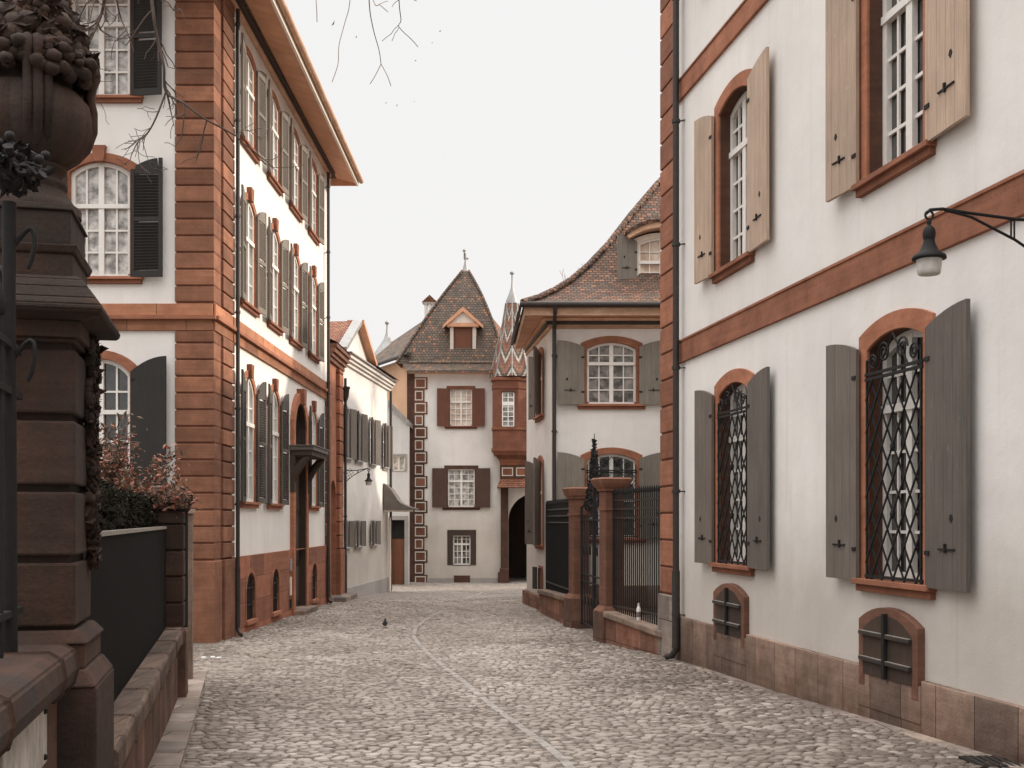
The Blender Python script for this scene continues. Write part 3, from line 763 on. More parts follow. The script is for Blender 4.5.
mb = MB(); mb.add([(-4.6, Y0-.05, 12.52), (-4.6, Y1, 12.52), (-11, Y1-3, 16.5), (-11, Y0+5, 16.5), (-17.8, Y0-.05, 12.5), (-17.8, Y1, 12.5)], [(0, 1, 2, 3), (0, 3, 4), (3, 2, 5, 4), (1, 5, 2), (0, 4, 5, 1)], 'tile_main'); mb.build('roof', lm)
downpipe(lm, LF, -.06, .13, g(22.9), 12.3, r=.04)
downpipe(lm, LF, 10.62, .12, g(33.5), 12.3, r=.045)
# name plate and bell beside the door
mb = MB(); a = DA-1.22; mb.box(LF, a-.12, a+.12, .05, .075, .95, 1.25, 'lead'); mb.box(LF, a-.07, a+.07, .05, .075, .35, .8, 'cream_paint'); mb.box(LF, a-.08, a+.08, .05, .08, .05, .25, 'iron'); mb.build('bell_plate', lm)

# ================================================================ CONNECTING SANDSTONE BAY
cb = thing('side_wing', (-5.45, 35.4, g(35.4)), 'narrow sandstone bay with arched doorway, between tall mansion and white gabled house', 'building')
mb = MB()
def pil(a0, a1, d, z0, z1):
    courses(mb, lambda q, a, b: q.box(LF, a0, a1, -.2, d, a, b, 'sandstone'), z0, z1, .42)
pil(12.85, 13.6, .10, 1.3, 6.9); mb.box(LF, 12.8, 13.65, -.2, .14, -1, 1.28, 'sandstone')
mb.box(LF, 11.35, 14.1, -.3, -.02, 5.3, 7.3, 'sandstone')
mb.box(LF, 11.35, 11.7, -.3, .03, -1, 5.3, 'sandstone'); mb.box(LF, 13.6, 14.1, -.3, .0, -1, 5.3, 'sandstone_block')
mb.build('wall', cb, bevel=.012)
mb = MB(); mb.prism(LF, [(11.7, 5.3), (11.7, -1), (11.75, -1)]+[(12.27-.52*math.cos(math.pi*t/8), 2.9+.52*math.sin(math.pi*t/8)) for t in range(9)]+[(12.8, -1), (12.85, -1), (12.85, 5.3)], -.25, -.01, 'sandstone')
d_ = mb.build('door_surround', cb)
mb = MB(); mb.box(LF, 11.75, 12.8, -.35, -.28, -1, 3.5, 'door_wood'); mb.build('door', cb)
mb = MB(); mb.box(LF, 11.6, 13.9, -.2, .5, g(35)-.3, g(35)+.15, 'kerb_stone'); mb.build('doorstep', cb, bevel=.02)
mb = MB()
for i, (d, z0, z1) in enumerate(((.06, 6.95, 7.08), (.12, 7.08, 7.2), (.2, 7.2, 7.34), (.26, 7.34, 7.46))): mb.box(LF, 11.35, 14.1, -.3, d, z0, z1, 'sandstone_dark')
mb.build('cornice', cb, bevel=.01)
mb = MB(); mb.add([LF.p(11.3, .28, 7.48), LF.p(14.1, .28, 7.48), LF.p(14.1, -3.5, 9.2), LF.p(11.3, -3.5, 9.2)], [(0, 1, 2, 3)], 'tile_red'); mb.build('roof', cb)
mb = MB(); mb.box(LF, 11.3, 14.1, -6, -.3, -1, 7.4, 'plaster_mansion'); mb.build('rear_wall', cb)
downpipe(cb, LF, 13.72, .14, g(36.7), 6.7, r=.045)
mb = MB(); mb.lathe(LF.p(13.72, .14, 5.95), [(.045, 0), (.11, .18), (.13, .4), (.15, .42), (.15, .48)], 'pipe', 10); mb.build('hopper', cb)

# ================================================================ WHITE GABLED HOUSE
WH = Frame((-8.276+.0774*36.9, 36.9), (.0774, 1))
L = (44.65-36.9)*math.hypot(1, .0774)
wh = thing('gabled_house', (-5.2, 38, g(38)), 'small white gabled house with weathered shutters, beyond the tall left mansion', 'building')
holes = []
k = math.hypot(1, .0774)
for y in (37.35, 39.15, 41.5, 44.0):
    window(wh, WH, holes, (y-36.9)*k, 4.22, .72, 1.6, 0, sw=.07, rec=.12, stone_m='plaster_plinth', sh=.02, shw=.46, shm='shutter_grey', ang=(18, 12), transom=.6, nx=2, rows=(2, 1), hard=False, pane='pane_dark', proud=.02, shd=.04)
for y in (37.2, 39.05, 41.7):
    window(wh, WH, holes, (y-36.9)*k, 1.32, .62, .82, 0, sw=.06, rec=.12, stone_m='plaster_plinth', sh=.02, shw=.40, shm='shutter_grey', ang=(18, 12), transom=1, nx=2, rows=(2, 1), hard=False, pane='pane_dark', proud=.02, shd=.04)
ga0, ga1, gap_, gz0, gz1 = 0.0, 2.85, .65, 7.5, 9.25
wall(wh, WH, 0, L, -1.5, 7.6, holes, 'plaster_far')
mb = MB(); mb.box(WH, 0, L+.02, -.1, .05, -1.5, -.02, 'plaster_plinth'); mb.build('plinth', wh)
# cornice
mb = MB()
for i, (d, z0, z1) in enumerate(((.08, 7.22, 7.33), (.16, 7.33, 7.43), (.24, 7.43, 7.55))): mb.box(WH, -.05, L+.25, -.2, d, z0, z1, 'plaster_far')
mb.box(WH, -.1, L+.3, -.2, .32, 7.55, 7.60, 'plaster_plinth'); mb.build('cornice', wh, bevel=.01)
# gable front: triangle with raised coping on both slopes
GA, GB, GP_ = (-.2, 7.62), (4.1, 7.62), (1.95, 8.80)
mb = MB(); mb.prism(WH, [GA, GB, GP_], -.2, .02, 'plaster_far'); mb.build('gable', wh)
mb = MB()
def slopebox(fr, p, q, d0, d1, th, m):
    (a0, z0), (a1, z1) = p, q
    mb.prism(fr, [(a0, z0), (a1, z1), (a1, z1+th), (a0, z0+th)], d0, d1, m)
slopebox(WH, (-.45, 7.55), (1.95, 8.82), -.1, .22, .14, 'lead'); slopebox(WH, (1.95, 8.82), (4.25, 7.66), -.3, .28, .14, 'soffit_wood')
mb.build('gable_coping', wh)
mb = MB()
mb.add([WH.p(-.4, .1, 7.62), WH.p(1.95, .1, 8.92), WH.p(1.95, -6, 8.92), WH.p(-.4, -6, 7.62)], [(0, 1, 2, 3)], 'tile_red')
mb.add([WH.p(1.95, .1, 8.92), WH.p(4.2, .1, 7.76), WH.p(4.2, -6, 7.76), WH.p(1.95, -6, 8.92)], [(0, 1, 2, 3)], 'tile_red')
mb.add([WH.p(3.8, .42, 7.63), WH.p(L+.3, .42, 7.63), WH.p(L+.3, -3, 8.55), WH.p(3.8, -3, 8.55)], [(0, 1, 2, 3)], 'tile_grey')
mb.build('roof', wh)
body(wh, [WH.p(L, 0, 0).xy, (-4.9-7, 45.5), (-13, 37), WH.p(0, 0, 0).xy], -1.5, 7.5, 'plaster_far')
mb = MB(); mb.tube([WH.p(L-.03, .12, g(44)), WH.p(L-.03, .12, 7.2)], .05, 'pipe', 8); mb.build('downpipe', wh)
mb = MB(); mb.tube([WH.p(L-.25, .12, -.75), WH.p(L-.25, .12, 2.3)], .05, 'cream_paint', 8); mb.build('downpipe', wh)
# bell shaped canopy on the end of the house
mb = MB(); N = 12; x0 = WH.p(L, 0, 0).x-.05; prof = []
for i in range(N+1):
    t = i/N; prof.append((x0+1.13*t, 3.62-.98*(3*t*t-2*t*t*t)**.75 if t < .98 else 2.66))
prof = [(x0+1.15*t, 3.62-.93*(1-(1-t)**2.2)**.9*(.55+.45*t)-.03*t) for t in [i/N for i in range(N+1)]]
prof = [(x0, 3.60), (x0+.12, 3.52), (x0+.28, 3.36), (x0+.42, 3.15), (x0+.52, 2.98), (x0+.66, 2.84), (x0+.85, 2.75), (x0+1.05, 2.68), (x0+1.22, 2.64)]
mb.prism(W, [(x0, 2.60), (x0+1.22, 2.58)]+prof[::-1], 43.6, 45.1, 'copper_dark')
mb.box(W, x0, x0+1.0, 43.7, 45.0, 2.52, 2.60, 'cream_paint'); mb.build('canopy', wh, bevel=.01)

# ================================================================ LOW ANNEXE WITH DOOR, DEEPER IN
an = thing('annexe', (-4.9, 50, g(50)), 'low pale annexe with small square window and red door, beyond the bell shaped canopy', 'building')
AN = Frame((0, 50), (1, 0)); sx = lambda px, Y=50: (px-CX)/F*Y; sz = lambda py, Y=50: CH+(HY-py)/F*Y
holes = []
window(an, AN, holes, sx(398.7), sz(471), .56, .66, 0, sw=.09, rec=.1, stone_m='plaster_plinth', frame_m='cream_paint', pane='pane_pale', nx=2, rows=(1, 1), transom=1, sill=False)
dh = [(sx(391.5), -2), (sx(391.5), sz(520)), (sx(404.5), sz(520)), (sx(404.5), -2)]; holes.append(dh)
wall(an, AN, 0, 0, 0, 0, [h if h is not dh else [(a, max(z, -1.99)) for a, z in h] for h in holes], 'plaster_grey', pts=[(-7, -2.0), (sx(409), -2.0), (sx(409), sz(426)), (sx(388), sz(405)), (-7, sz(398))])
mb = MB(); mb.box(AN, dh[0][0], dh[2][0], -.25, -.2, -1.5, sz(539), 'door_red'); mb.box(AN, dh[0][0], dh[2][0], -.25, -.2, sz(539), sz(520), 'dark_void')
mb.box(AN, dh[0][0]-.08, dh[0][0], -.2, .03, -1.5, sz(520), 'plaster_plinth'); mb.box(AN, dh[2][0], dh[2][0]+.16, -.2, .03, -1.5, sz(520), 'plaster_plinth'); mb.box(AN, dh[0][0]-.08, dh[2][0]+.16, -.2, .04, sz(520), sz(516), 'plaster_plinth')
mb.build('door', an)
mb = MB(); mb.prism(AN, [(-7, sz(398)+.02), (sx(388), sz(405)+.02), (sx(409), sz(426)+.02), (sx(409), sz(423)+.1), (sx(388), sz(402)+.1), (-7, sz(395)+.1)], -2.5, .12, 'lead'); mb.build('roof', an)

# ================================================================ PEACH HOUSE BEHIND
ph = thing('peach_house', (-6, 55, g(55)), 'peach coloured house with a dark tiled hipped roof and lead finial, behind the annexe', 'building')
PA, PB = (-7.15, 57.8), (-4.35, 52.3)
PH = Frame(PA, (PB[0]-PA[0], PB[1]-PA[1])); Lp = math.dist(PA, PB)
mb = MB(); mb.box(PH, 0, Lp-.45, -.2, 0, -1, 9.7, 'plaster_peach'); mb.build('wall', ph)
mb = MB()
E0, E1 = PH.p(-.3, .35, 9.75), PH.p(Lp, .35, 9.75); R0, R1 = at(393, 341, 60), at(421, 322, 60); R2 = at(450, 310, 62)
mb.add([E0, E1, R2, R1, R0, at(369, 357, 62), at(380, 352, 68)], [(0, 1, 2, 3, 4), (0, 4, 5), (4, 6, 5)], 'tile_grey'); mb.build('roof', ph)
mb = MB(); mb.tube([PH.p(-.3, .38, 9.74), PH.p(Lp, .38, 9.74)], .09, 'pipe', 8); mb.build('gutter', ph)
mb = MB(); c = at(387, 347, 60); mb.lathe(c, [(.85, -.6), (.45, .0), (.2, .35), (.07, .7), (.035, 1.0), (.03, 1.15), (.11, 1.22), (.11, 1.3), (.02, 1.38)], 'lead', 12); mb.build('finial', ph)

# ================================================================ TOWER HOUSE AT THE END OF THE STREET
TY = 52.0; TF = Frame((0, TY), (1, 0)); tx = lambda px: (px-CX)/F*TY; tz = lambda py: CH+(HY-py)/F*TY
th = thing('tower_house', (-2.2, TY, g(TY)), 'narrow house with steep pointed tiled roof and outlined corner stones, closing the street', 'building')
holes = []
pz = -.62
cx_ = tx(461)
window(th, TF, holes, cx_, tz(426), 1.0, 1.66, 0, sw=.15, rec=.14, stone_m='red_brown', sh=.04, shw=.54, shm='shutter_red', pane='pane_warm', nx=4, rows=(4, 2), transom=.66, ang=(4, 4), hard=False, bars=.035, fw=.05)
window(th, TF, holes, tx(461.3), tz(507), 1.22, 1.72, 0, sw=.16, rec=.14, stone_m='red_brown_dark', sh=.04, shw=.66, shm='shutter_brown', pane='pane_pale', nx=4, rows=(4, 2), transom=.68, ang=(4, 4), hard=False, bars=.03, fw=.06, mull=.09)
window(th, TF, holes, tx(461.7), tz(565), .80, 1.34, 0, sw=.25, rec=.2, stone_m='door_wood', pane='pane_mid', nx=4, rows=(3, 2), transom=.7, hard=False, sill=False, bars=.03, grille=False)
PC, PR, PS = tx(535), 1.2, 2.2
ph_ = [(PC-PR, -1.9)]+[(PC-PR*math.cos(math.pi*i/14), PS+PR*math.sin(math.pi*i/14)) for i in range(15)]+[(PC+PR, -1.9)]
wall(th, TF, tx(407), 4.5, -2, 8.95, holes+[ph_], 'plaster_far')
mb = MB(); mb.box(W, PC-PR-.3, PC+PR+.3, TY+.25, TY+5, -1.5, -1.4, 'dark_void'); mb.box(W, PC-PR-.3, PC+PR+.3, TY+4.9, TY+5, -2, 4, 'door_wood')
mb.box(W, PC-PR-.3, PC-PR-.1, TY+.25, TY+5, -2, 4, 'plaster_plinth'); mb.box(W, PC+PR+.1, PC+PR+.3, TY+.25, TY+5, -2, 4, 'plaster_plinth'); mb.box(W, PC-PR-.3, PC+PR+.3, TY+.25, TY+5, 3.6, 3.7, 'plaster_plinth')
mb.build('passage', th)
mb = MB()
for s, a in ((-1, tx(504.5)), ):
    mb.box(TF, a-.17, a+.17, -.1, .30, -1, tz(487), 'red_brown_dark'); mb.box(TF, a-.3, a+.2, -.1, .4, -1, tz(572), 'red_brown_dark'); mb.box(TF, a-.22, a+.2, -.1, .36, tz(572), tz(568), 'red_brown_dark')
mb.build('portal_pier', th, bevel=.02)
mb = MB(); mb.box(TF, tx(427), tx(501), -.05, .04, -1.5, tz(578), 'plaster_plinth'); mb.box(TF, tx(454), tx(470), 0, .08, tz(582.5), tz(575.5), 'red_brown_dark'); mb.build('plinth', th)
# painted corner stones
mb = MB(); mb.box(TF, tx(407), tx(414.5), -.1, .03, -1.5, 8.9, 'red_brown_dark')
q = .05
for i in range(17):
    zt_ = tz(378.5+12.35*i); zb = zt_-.44
    a1 = tx(427.5) if i % 2 == 0 else tx(424.5)
    mb.box(TF, tx(414), a1, -.05, .035, zb-.055, zt_+.055, 'red_brown_dark' if i > 2 else 'red_brown')
    a0_, a1_ = tx(415), a1-.07
    mb.box(TF, a0_+.07, a1_-.07, .03, .055, zb+.07, zt_-.07, 'red_brown')
    for (x0_, x1_, z0_, z1_) in ((a0_, a1_, zt_-q, zt_), (a0_, a1_, zb, zb+q), (a0_, a0_+q, zb+q, zt_-q), (a1_-q, a1_, zb+q, zt_-q)):
        mb.box(TF, x0_, x1_, .03, .05, z0_, z1_, 'outline_paint')
mb.build('corner_stones', th)
# roof
mb = MB(); ze, zm = tz(374), 9.32
x0, x1 = tx(410), tx(500); yb = 60
xs0, xs1 = tx(411)+.02, tx(500)-.05
def curve(A, B, n, sag):
    return [A.lerp(B, i/n)-Vector((0, 0, sag*math.sin(math.pi*i/n))) for i in range(n+1)]
AL, AR = Vector((-5.25, 52.3, zm)), Vector((-.25, 52.3, zm)); TL, TR = Vector((-2.38, 55.2, 14.15)), Vector((-2.08, 55.2, 14.15)); BL, BR = Vector((-5.0, 59, zm)), Vector((-.3, 59, zm))
TL2, TR2 = Vector((-2.38, 56, 14.15)), Vector((-2.08, 56, 14.15))
n = 8; L1, L2 = curve(AL, TL, n, -.18), curve(AR, TR, n, -.42); L3, L4 = curve(BR, TR2, n, -.42), curve(BL, TL2, n, -.18)
for P, Q in ((L1, L2), (L2, L3), (L3, L4), (L4, L1)):
    for i in range(n): mb.add([P[i], Q[i], Q[i+1], P[i+1]], [(0, 1, 2, 3)], 'tile_tower')
mb.add([TL, TR, TR2, TL2], [(0, 1, 2, 3)], 'lead')
# skirt
sk = [Vector((-4.72, 51.55, ze)), Vector((-.45, 51.55, ze)), Vector((-.5, 51.62, ze+.12)), Vector((-4.68, 51.62, ze+.12)), Vector((-4.62, 52.32, zm+.02)), Vector((-.40, 52.32, zm+.02))]
mb.add([sk[0], sk[1], (-.45, 51.55, ze+.1), (-4.72, 51.55, ze+.1)], [(0, 1, 2, 3)], 'tile_tower'); mb.add([(-4.72, 51.55, ze+.1), (-.45, 51.55, ze+.1), sk[5], sk[4]], [(0, 1, 2, 3)], 'tile_tower')
mb.add([(-4.72, 51.55, ze), (-.45, 51.55, ze), (-.4, 52.3, ze), (-4.6, 52.3, ze)], [(3, 2, 1, 0)], 'soffit_wood')
mb.add([(-4.72, 51.55, ze), (-4.72, 51.55, ze+.1), sk[4], (-5.0, 52.3, zm), (-4.6, 52.3, ze)], [(0, 1, 2, 3, 4)], 'tile_tower')
roof = mb.build('roof', th)
mb = MB()
for P in (L1, L2):
    for i in range(n*3):
        t = i/(n*3); k0 = int(t*n); f = t*n-k0; p = P[k0].lerp(P[k0+1], f); q_ = P[k0].lerp(P[k0+1], min(1, f+.45)); mb.tube([p+Vector((0, -.02, .02)), q_+Vector((0, -.02, .03))], [.065, .05], 'tile_tower', 6)
mb.tube([(-4.68, 52.3, zm+.03), (-.4, 52.3, zm+.03)], .08, 'tile_grey', 6)
mb.build('ridge_tile', th)
mb = MB(); c = at(465.5, 274, 55.4); mb.lathe(c, [(.32, -.35), (.22, -.05), (.16, .12), (.06, .55), (.035, .75), (.03, 1.0)], 'lead', 10); mb.lathe(c+Vector((-.06, 0, .0)), [(.03, .7), (.03, 1.05), (.10, 1.12), (.02, 1.22)], 'lead', 8); mb.ball(c+Vector((.1, 0, .75)), .06, 'lead', 6); mb.build('finial', th)
# dormer
DY = 52.65; dx = lambda px: (px-CX)/F*DY; dz = lambda py: CH+(HY-py)/F*DY
mb = MB(); DF = Frame((0, DY), (1, 0)); z0_, z1_ = dz(356), dz(325)
mb.box(DF, dx(450), dx(453.5), -2.5, 0, z0_, z1_, 'outline_paint'); mb.box(DF, dx(472.5), dx(476), -2.5, 0, z0_, z1_, 'outline_paint'); mb.box(DF, dx(450), dx(476), -2.5, -.0, z0_, dz(351), 'outline_paint')
mb.prism(DF, [(dx(448), z1_), (dx(478), z1_), (dx(463), dz(310))], -.2, .02, 'cream_paint'); mb.box(DF, dx(447), dx(479), -.2, .1, dz(327), dz(323), 'soffit_wood')
dm = mb.build('dormer', th, bevel=.01)
mb = MB(); mb.box(DF, dx(453.5), dx(472.5), -.12, -.06, dz(351), dz(327), 'shutter_red'); mb.box(DF, dx(455.5), dx(470.5), -.06, -.03, dz(349.5), dz(329), 'shutter_red'); mb.build('shutter', dm)
mb = MB()
for s in (-1, 1):
    xa, xb = dx(463), dx(463)+s*.92; za, zb = dz(307), dz(325.5)
    mb.prism(DF, [(xa, za), (xb, zb), (xb, zb-.14), (xa, za-.22)], -.1, .16, 'soffit_wood')
    mb.add([DF.p(xa, .14, za+.02), DF.p(xb, .14, zb+.02), DF.p(xb, -2.6, zb+.02), DF.p(xa, -2.6, za+.02)], [(0, 1, 2, 3)], 'tile_tower')
mb.build('dormer_roof', dm)
# chimney
mb = MB(); YY = 58.5; cx0, cx1 = (424-CX)/F*YY, (436-CX)/F*YY; z_ = lambda py: CH+(HY-py)/F*YY
mb.box(W, cx0+.04, cx1-.04, YY-.25, YY+.35, 10, z_(311), 'plaster_far'); 
for xx in (cx0+.04, (cx0+cx1)/2-.06, cx1-.16): mb.box(W, xx, xx+.12, YY-.25, YY-.13, z_(311), z_(304), 'plaster_far'); mb.box(W, xx, xx+.12, YY+.2, YY+.32, z_(311), z_(304), 'plaster_far')
mb.box(W, cx0-.02, cx1+.02, YY-.3, YY+.4, z_(304.5), z_(303), 'plaster_far'); xm = (cx0+cx1)/2
mb.prism(W, [(cx0-.08, z_(303)), (cx1+.08, z_(303)), (xm, z_(296))], YY-.35, YY+.45, 'tile_red'); mb.build('chimney', th)
# roof of the rear range, seen right of the steep roof
mb = MB(); mb.add([at(478, 300, 60), at(505, 333, 60), at(505, 345, 57), at(478, 345, 57)], [(0, 1, 2, 3)], 'tile_red'); mb.add([at(478, 300, 60), at(505, 333, 60), at(505, 345, 64), at(478, 345, 64)], [(0, 1, 2, 3)], 'tile_red'); mb.build('rear_roof', th)
# oriel
def poly(pts, z0, z1, m, mbx, pts2=None):
    n = len(pts); q = pts2 or pts
    mbx.add([(x, y, z0) for x, y in pts]+[(x, y, z1) for x, y in q], [(i, (i+1) % n, n+(i+1) % n, n+i) for i in range(n)]+[tuple(range(n, 2*n)), tuple(reversed(range(n)))], m)
OR = [(-.87, TY+.1), (-.87, 51.15), (-.70, 51.0), (.28, 51.0), (.98, 51.6), (.98, TY+.1)]
sc = lambda k, dy=0: [(.05+(x-.05)*k, TY+.1+(y-TY-.1)*k+dy) for x, y in OR]
mb = MB(); oz = lambda py: CH+(HY-py)/F*51.2
poly(OR, oz(450), oz(380), 'red_brown', mb)
for (a, b, k) in ((451, 448.5, 1.05), (430, 427.5, 1.04), (389, 385.5, 1.03), (380.5, 377.5, 1.07)): poly(sc(k), oz(a), oz(b), 'red_brown', mb)
poly(sc(.62), oz(465), oz(459), 'red_brown', mb, sc(.70)); poly(sc(.72), oz(459), oz(455), 'red_brown', mb, sc(.85)); poly(sc(.92), oz(455), oz(451), 'red_brown', mb, sc(1.0))
ori = mb.build('oriel', th)
OF = Frame((0, 51.0), (1, 0)); OF2 = Frame((.28, 51.0), (.7, .6))
for fr_, c_ in ((OF, -.17),):
    mb = MB(); w_ = .50; za, zb = oz(426.5), oz(393)
    mb.box(fr_, c_-w_/2-.07, c_+w_/2+.07, -.02, .05, zb, zb+.08, 'red_brown_dark'); mb.box(fr_, c_-w_/2, c_+w_/2, -.02, .012, za, zb, 'pane_mid')
    for x in (c_-w_/2, c_-.0, c_+w_/2): mb.box(fr_, x-.02, x+.02, 0, .03, za, zb, 'white_paint')
    for i in range(8): z = za+(zb-za)*i/7; mb.box(fr_, c_-w_/2, c_+w_/2, 0, .028, z-.017, z+.017, 'white_paint')
    mb.box(fr_, c_-w_/2, c_+w_/2, 0, .035, oz(406), oz(403), 'white_paint'); mb.build('oriel_window', ori)
mb = MB(); mb.box(TF, tx(500), tx(540), -.05, .55, tz(478.5), tz(465.5), 'red_brown_dark')
for a in (tx(502), tx(516)):
    w_, za, zb = .5, tz(476.5), tz(468)
    mb.box(TF, a+.05, a+w_-.05, .54, .57, za+.05, zb-.05, 'red_brown')
    for (x0_, x1_, z0_, z1_) in ((a, a+w_, zb-.045, zb), (a, a+w_, za, za+.045), (a, a+.045, za+.045, zb-.045), (a+w_-.045, a+w_, za+.045, zb-.045)): mb.box(TF, x0_, x1_, .54, .565, z0_, z1_, 'outline_paint')
mb.build('corbel_panel', th)
mb = MB(); a0_, a1_ = tx(500.5), tx(545)
mb.add([TF.p(a0_, .5, tz(478.5)), TF.p(a1_, .5, tz(478.5)), TF.p(a1_, .85, tz(488)), TF.p(a0_-.15, .85, tz(488)), TF.p(a0_-.15, 0, tz(488)), TF.p(a1_, 0, tz(488))], [(3, 2, 1, 0), (0, 4, 3), (3, 4, 5, 2)], 'tile_red'); mb.build('portal_roof', th)
# oriel spire
mb = MB(); sc_ = Vector((-.0, 51.75, 0)); zz = lambda py: CH+(HY-py)/F*51.7
prof = [(.98, zz(378)), (.97, zz(375)), (.80, zz(360)), (.66, zz(345)), (.52, zz(333)), (.42, zz(323)), (.34, zz(312)), (.28, zz(303))]
mb.lathe(sc_, prof, 'tile_zigzag', 8, smooth=False)
for k_ in range(8):
    an = 2*math.pi*k_/8; mb.tube([sc_+Vector(((r+.01)*math.cos(an), (r+.01)*math.sin(an), z)) for r, z in prof], .03, 'lead', 5)
sp_ = mb.build('spire', th)
mb = MB(); mb.lathe(sc_, [(.29, zz(304)), (.26, zz(300)), (.15, zz(294)), (.06, zz(288)), (.03, zz(283)), (.025, zz(275)), (.10, zz(273.5)), (.10, zz(272)), (.02, zz(270.5))], 'lead', 12); mb.build('spire_cap', th)
body(th, [(4.5, TY), (4.5, 60), (tx(407), 60), (tx(407), TY)], -2, 8.7, 'plaster_far')
def recenter(o, c):
    base = Vector((0, 0, 0)); q = o.parent
    while q is not None: base += q.location; q = q.parent
    d = Vector(c)-base-o.location
    for v in o.data.vertices: v.co -= d
    o.location = o.location+d
recenter(sp_, (0, 51.75, 8.5))

# ================================================================ CORNER HOUSE (behind the garden gate)
ch = thing('corner_house', (3, 29, g(29)), 'white house with curved tiled roof and dormer, behind the garden gate', 'building')
CF = Frame((1.0, 29), (1, 0)); cpx = lambda px: (px-CX)/F*29-1.0; cpz = lambda py: CH+(HY-py)/F*29
P3 = (.43, 33.8); CS = Frame(P3, (1.0-P3[0], 29-P3[1])); CL = math.dist(P3, (1, 29))
holes = []
window(ch, CF, holes, cpx(611.5), 5.12, 1.24, 1.56, .16, sw=.16, rec=.13, sh=.07, shw=.68, shm='shutter_taupe', pane='pane_mid', nx=4, rows=(3, 2), transom=.66, fw=.06, mull=.1, bars=.03, ang=(5, 5))
window(ch, CF, holes, cpx(611.5), 1.75, 1.24, 2.12, .17, sw=.16, rec=.13, sh=.07, shw=.68, shm='shutter_taupe', pane='pane_dark', nx=4, rows=(3, 2), transom=.66, fw=.06, mull=.1, bars=.03, ang=(5, 5), grille=True)
wall(ch, CF, 0, 13, -1, 7.3, holes, 'plaster_white')
holes = []
a1 = CL-1.95
window(ch, CS, holes, a1, 5.0, .95, 1.7, .14, sw=.14, rec=.15, sh=.03, shw=.52, shm='shutter_grey', pane='pane_mid', ang=(10, 26), nx=4, rows=(3, 2))
window(ch, CS, holes, a1, 1.55, .95, 2.25, .14, sw=.14, rec=.15, sh=.03, shw=.52, shm='shutter_grey', pane='pane_dark', ang=(22, 26), nx=4, rows=(3, 2))
window(ch, CS, holes, a1+.1, .35, .5, .55, 0, sw=.07, rec=.12, sh=.02, shw=.28, shm='shutter_dark', pane='pane_dark', ang=(12, 12), nx=2, rows=(1, 1), transom=1, hard=False, sill=False)
wall(ch, CS, 0, CL, -1, 7.3, holes, 'plaster_white')
mb = MB(); mb.box(CS, -.08, CL+.1, -.1, .12, -1, .15, 'wall_red'); mb.box(CF, 0, 12, -.1, .06, -1, .55, 'slab_plinth'); mb.build('plinth', ch, bevel=.01)
body(ch, [(14, 29), (14, 48), (6.0, 48), P3], -1, 7.2, 'plaster_white')
# roof in rings
def ring_pts(t, z):
    ov = .72
    f = max(0, t)
    return [(1.0-ov+f, 29-ov+f, z), (14+.5-f, 29-ov+f, z), (14.5-f, 48.5-f, z), (5.7+f*.35, 48.6-f, z), (P3[0]-.36+f*1.2, P3[1]+.5-f*.2, z)]
prof = [(0, 7.52), (.35, 7.68), (.75, 7.93), (1.2, 8.28), (1.7, 8.78), (2.3, 9.5), (3.0, 10.5), (3.8, 11.55), (4.6, 12.5), (5.6, 13.3)]
mb = MB(); rr = [ring_pts(*p) for p in prof]
for i in range(len(rr)-1):
    for k_ in range(5): mb.add([rr[i][k_], rr[i][(k_+1) % 5], rr[i+1][(k_+1) % 5], rr[i+1][k_]], [(0, 1, 2, 3)], 'tile_main')
mb.add(rr[-1], [(0, 1, 2, 3, 4)], 'tile_main'); mb.build('roof', ch)
mb = MB(); hp = [Vector(r[0]) for r in rr]
for i in range(len(hp)-1):
    m_ = max(1, int((hp[i+1]-hp[i]).length/.32))
    for j in range(m_):
        p = hp[i].lerp(hp[i+1], j/m_); q_ = hp[i].lerp(hp[i+1], min(1, (j+1.25)/m_)); up = Vector((-.02, -.02, .03)); mb.tube([p+up, q_+up+Vector((0, 0, .03))], [.085, .07], 'tile_main', 8)
mb.build('ridge_tile', ch)
# cornice and gutter
mb = MB()
eo = ring_pts(0, 0); inn_ = [(1.0, 29), (14, 29), (14, 48), (6.0, 48), P3]
def eave(mbx, k0, k1, z0, z1, m):
    A = [(i[0]+(e[0]-i[0])*k1, i[1]+(e[1]-i[1])*k1) for i, e in zip(inn_, eo)]; B = [(i[0]+(e[0]-i[0])*k0, i[1]+(e[1]-i[1])*k0) for i, e in zip(inn_, eo)]
    for s, t in ((0, 1), (4, 0)):
        mbx.add([(*A[s], z0), (*A[t], z0), (*A[t], z1), (*A[s], z1), (*B[s], z0), (*B[t], z0), (*B[t], z1), (*B[s], z1)], [(0, 1, 2, 3), (4, 7, 6, 5), (0, 4, 5, 1), (3, 2, 6, 7), (0, 3, 7, 4), (1, 5, 6, 2)], m)
eave(mb, -.05, .10, 7.02, 7.12, 'sandstone_pale'); eave(mb, -.05, .18, 7.12, 7.20, 'pipe'); eave(mb, .0, .30, 7.20, 7.27, 'sandstone_pale')
mb.build('cornice', ch, bevel=.008)
mb = MB(); eave(mb, .28, .90, 7.28, 7.32, 'soffit_wood'); mb.build('soffit', ch)
mb = MB(); eave(mb, .86, .95, 7.24, 7.48, 'sandstone_pale'); mb.build('fascia', ch)
mb = MB(); e0, e1, e4 = [Vector((p[0], p[1], 7.49)) for p in (eo[0], eo[1], eo[4])]
mb.tube([e4+Vector((-.06, .1, 0)), e0+Vector((-.06, -.06, 0)), e1+Vector((0, -.06, 0))], .075, 'pipe', 8); mb.build('gutter', ch)
downpipe(ch, CF, .06, .12, -.1, 7.0, r=.05)
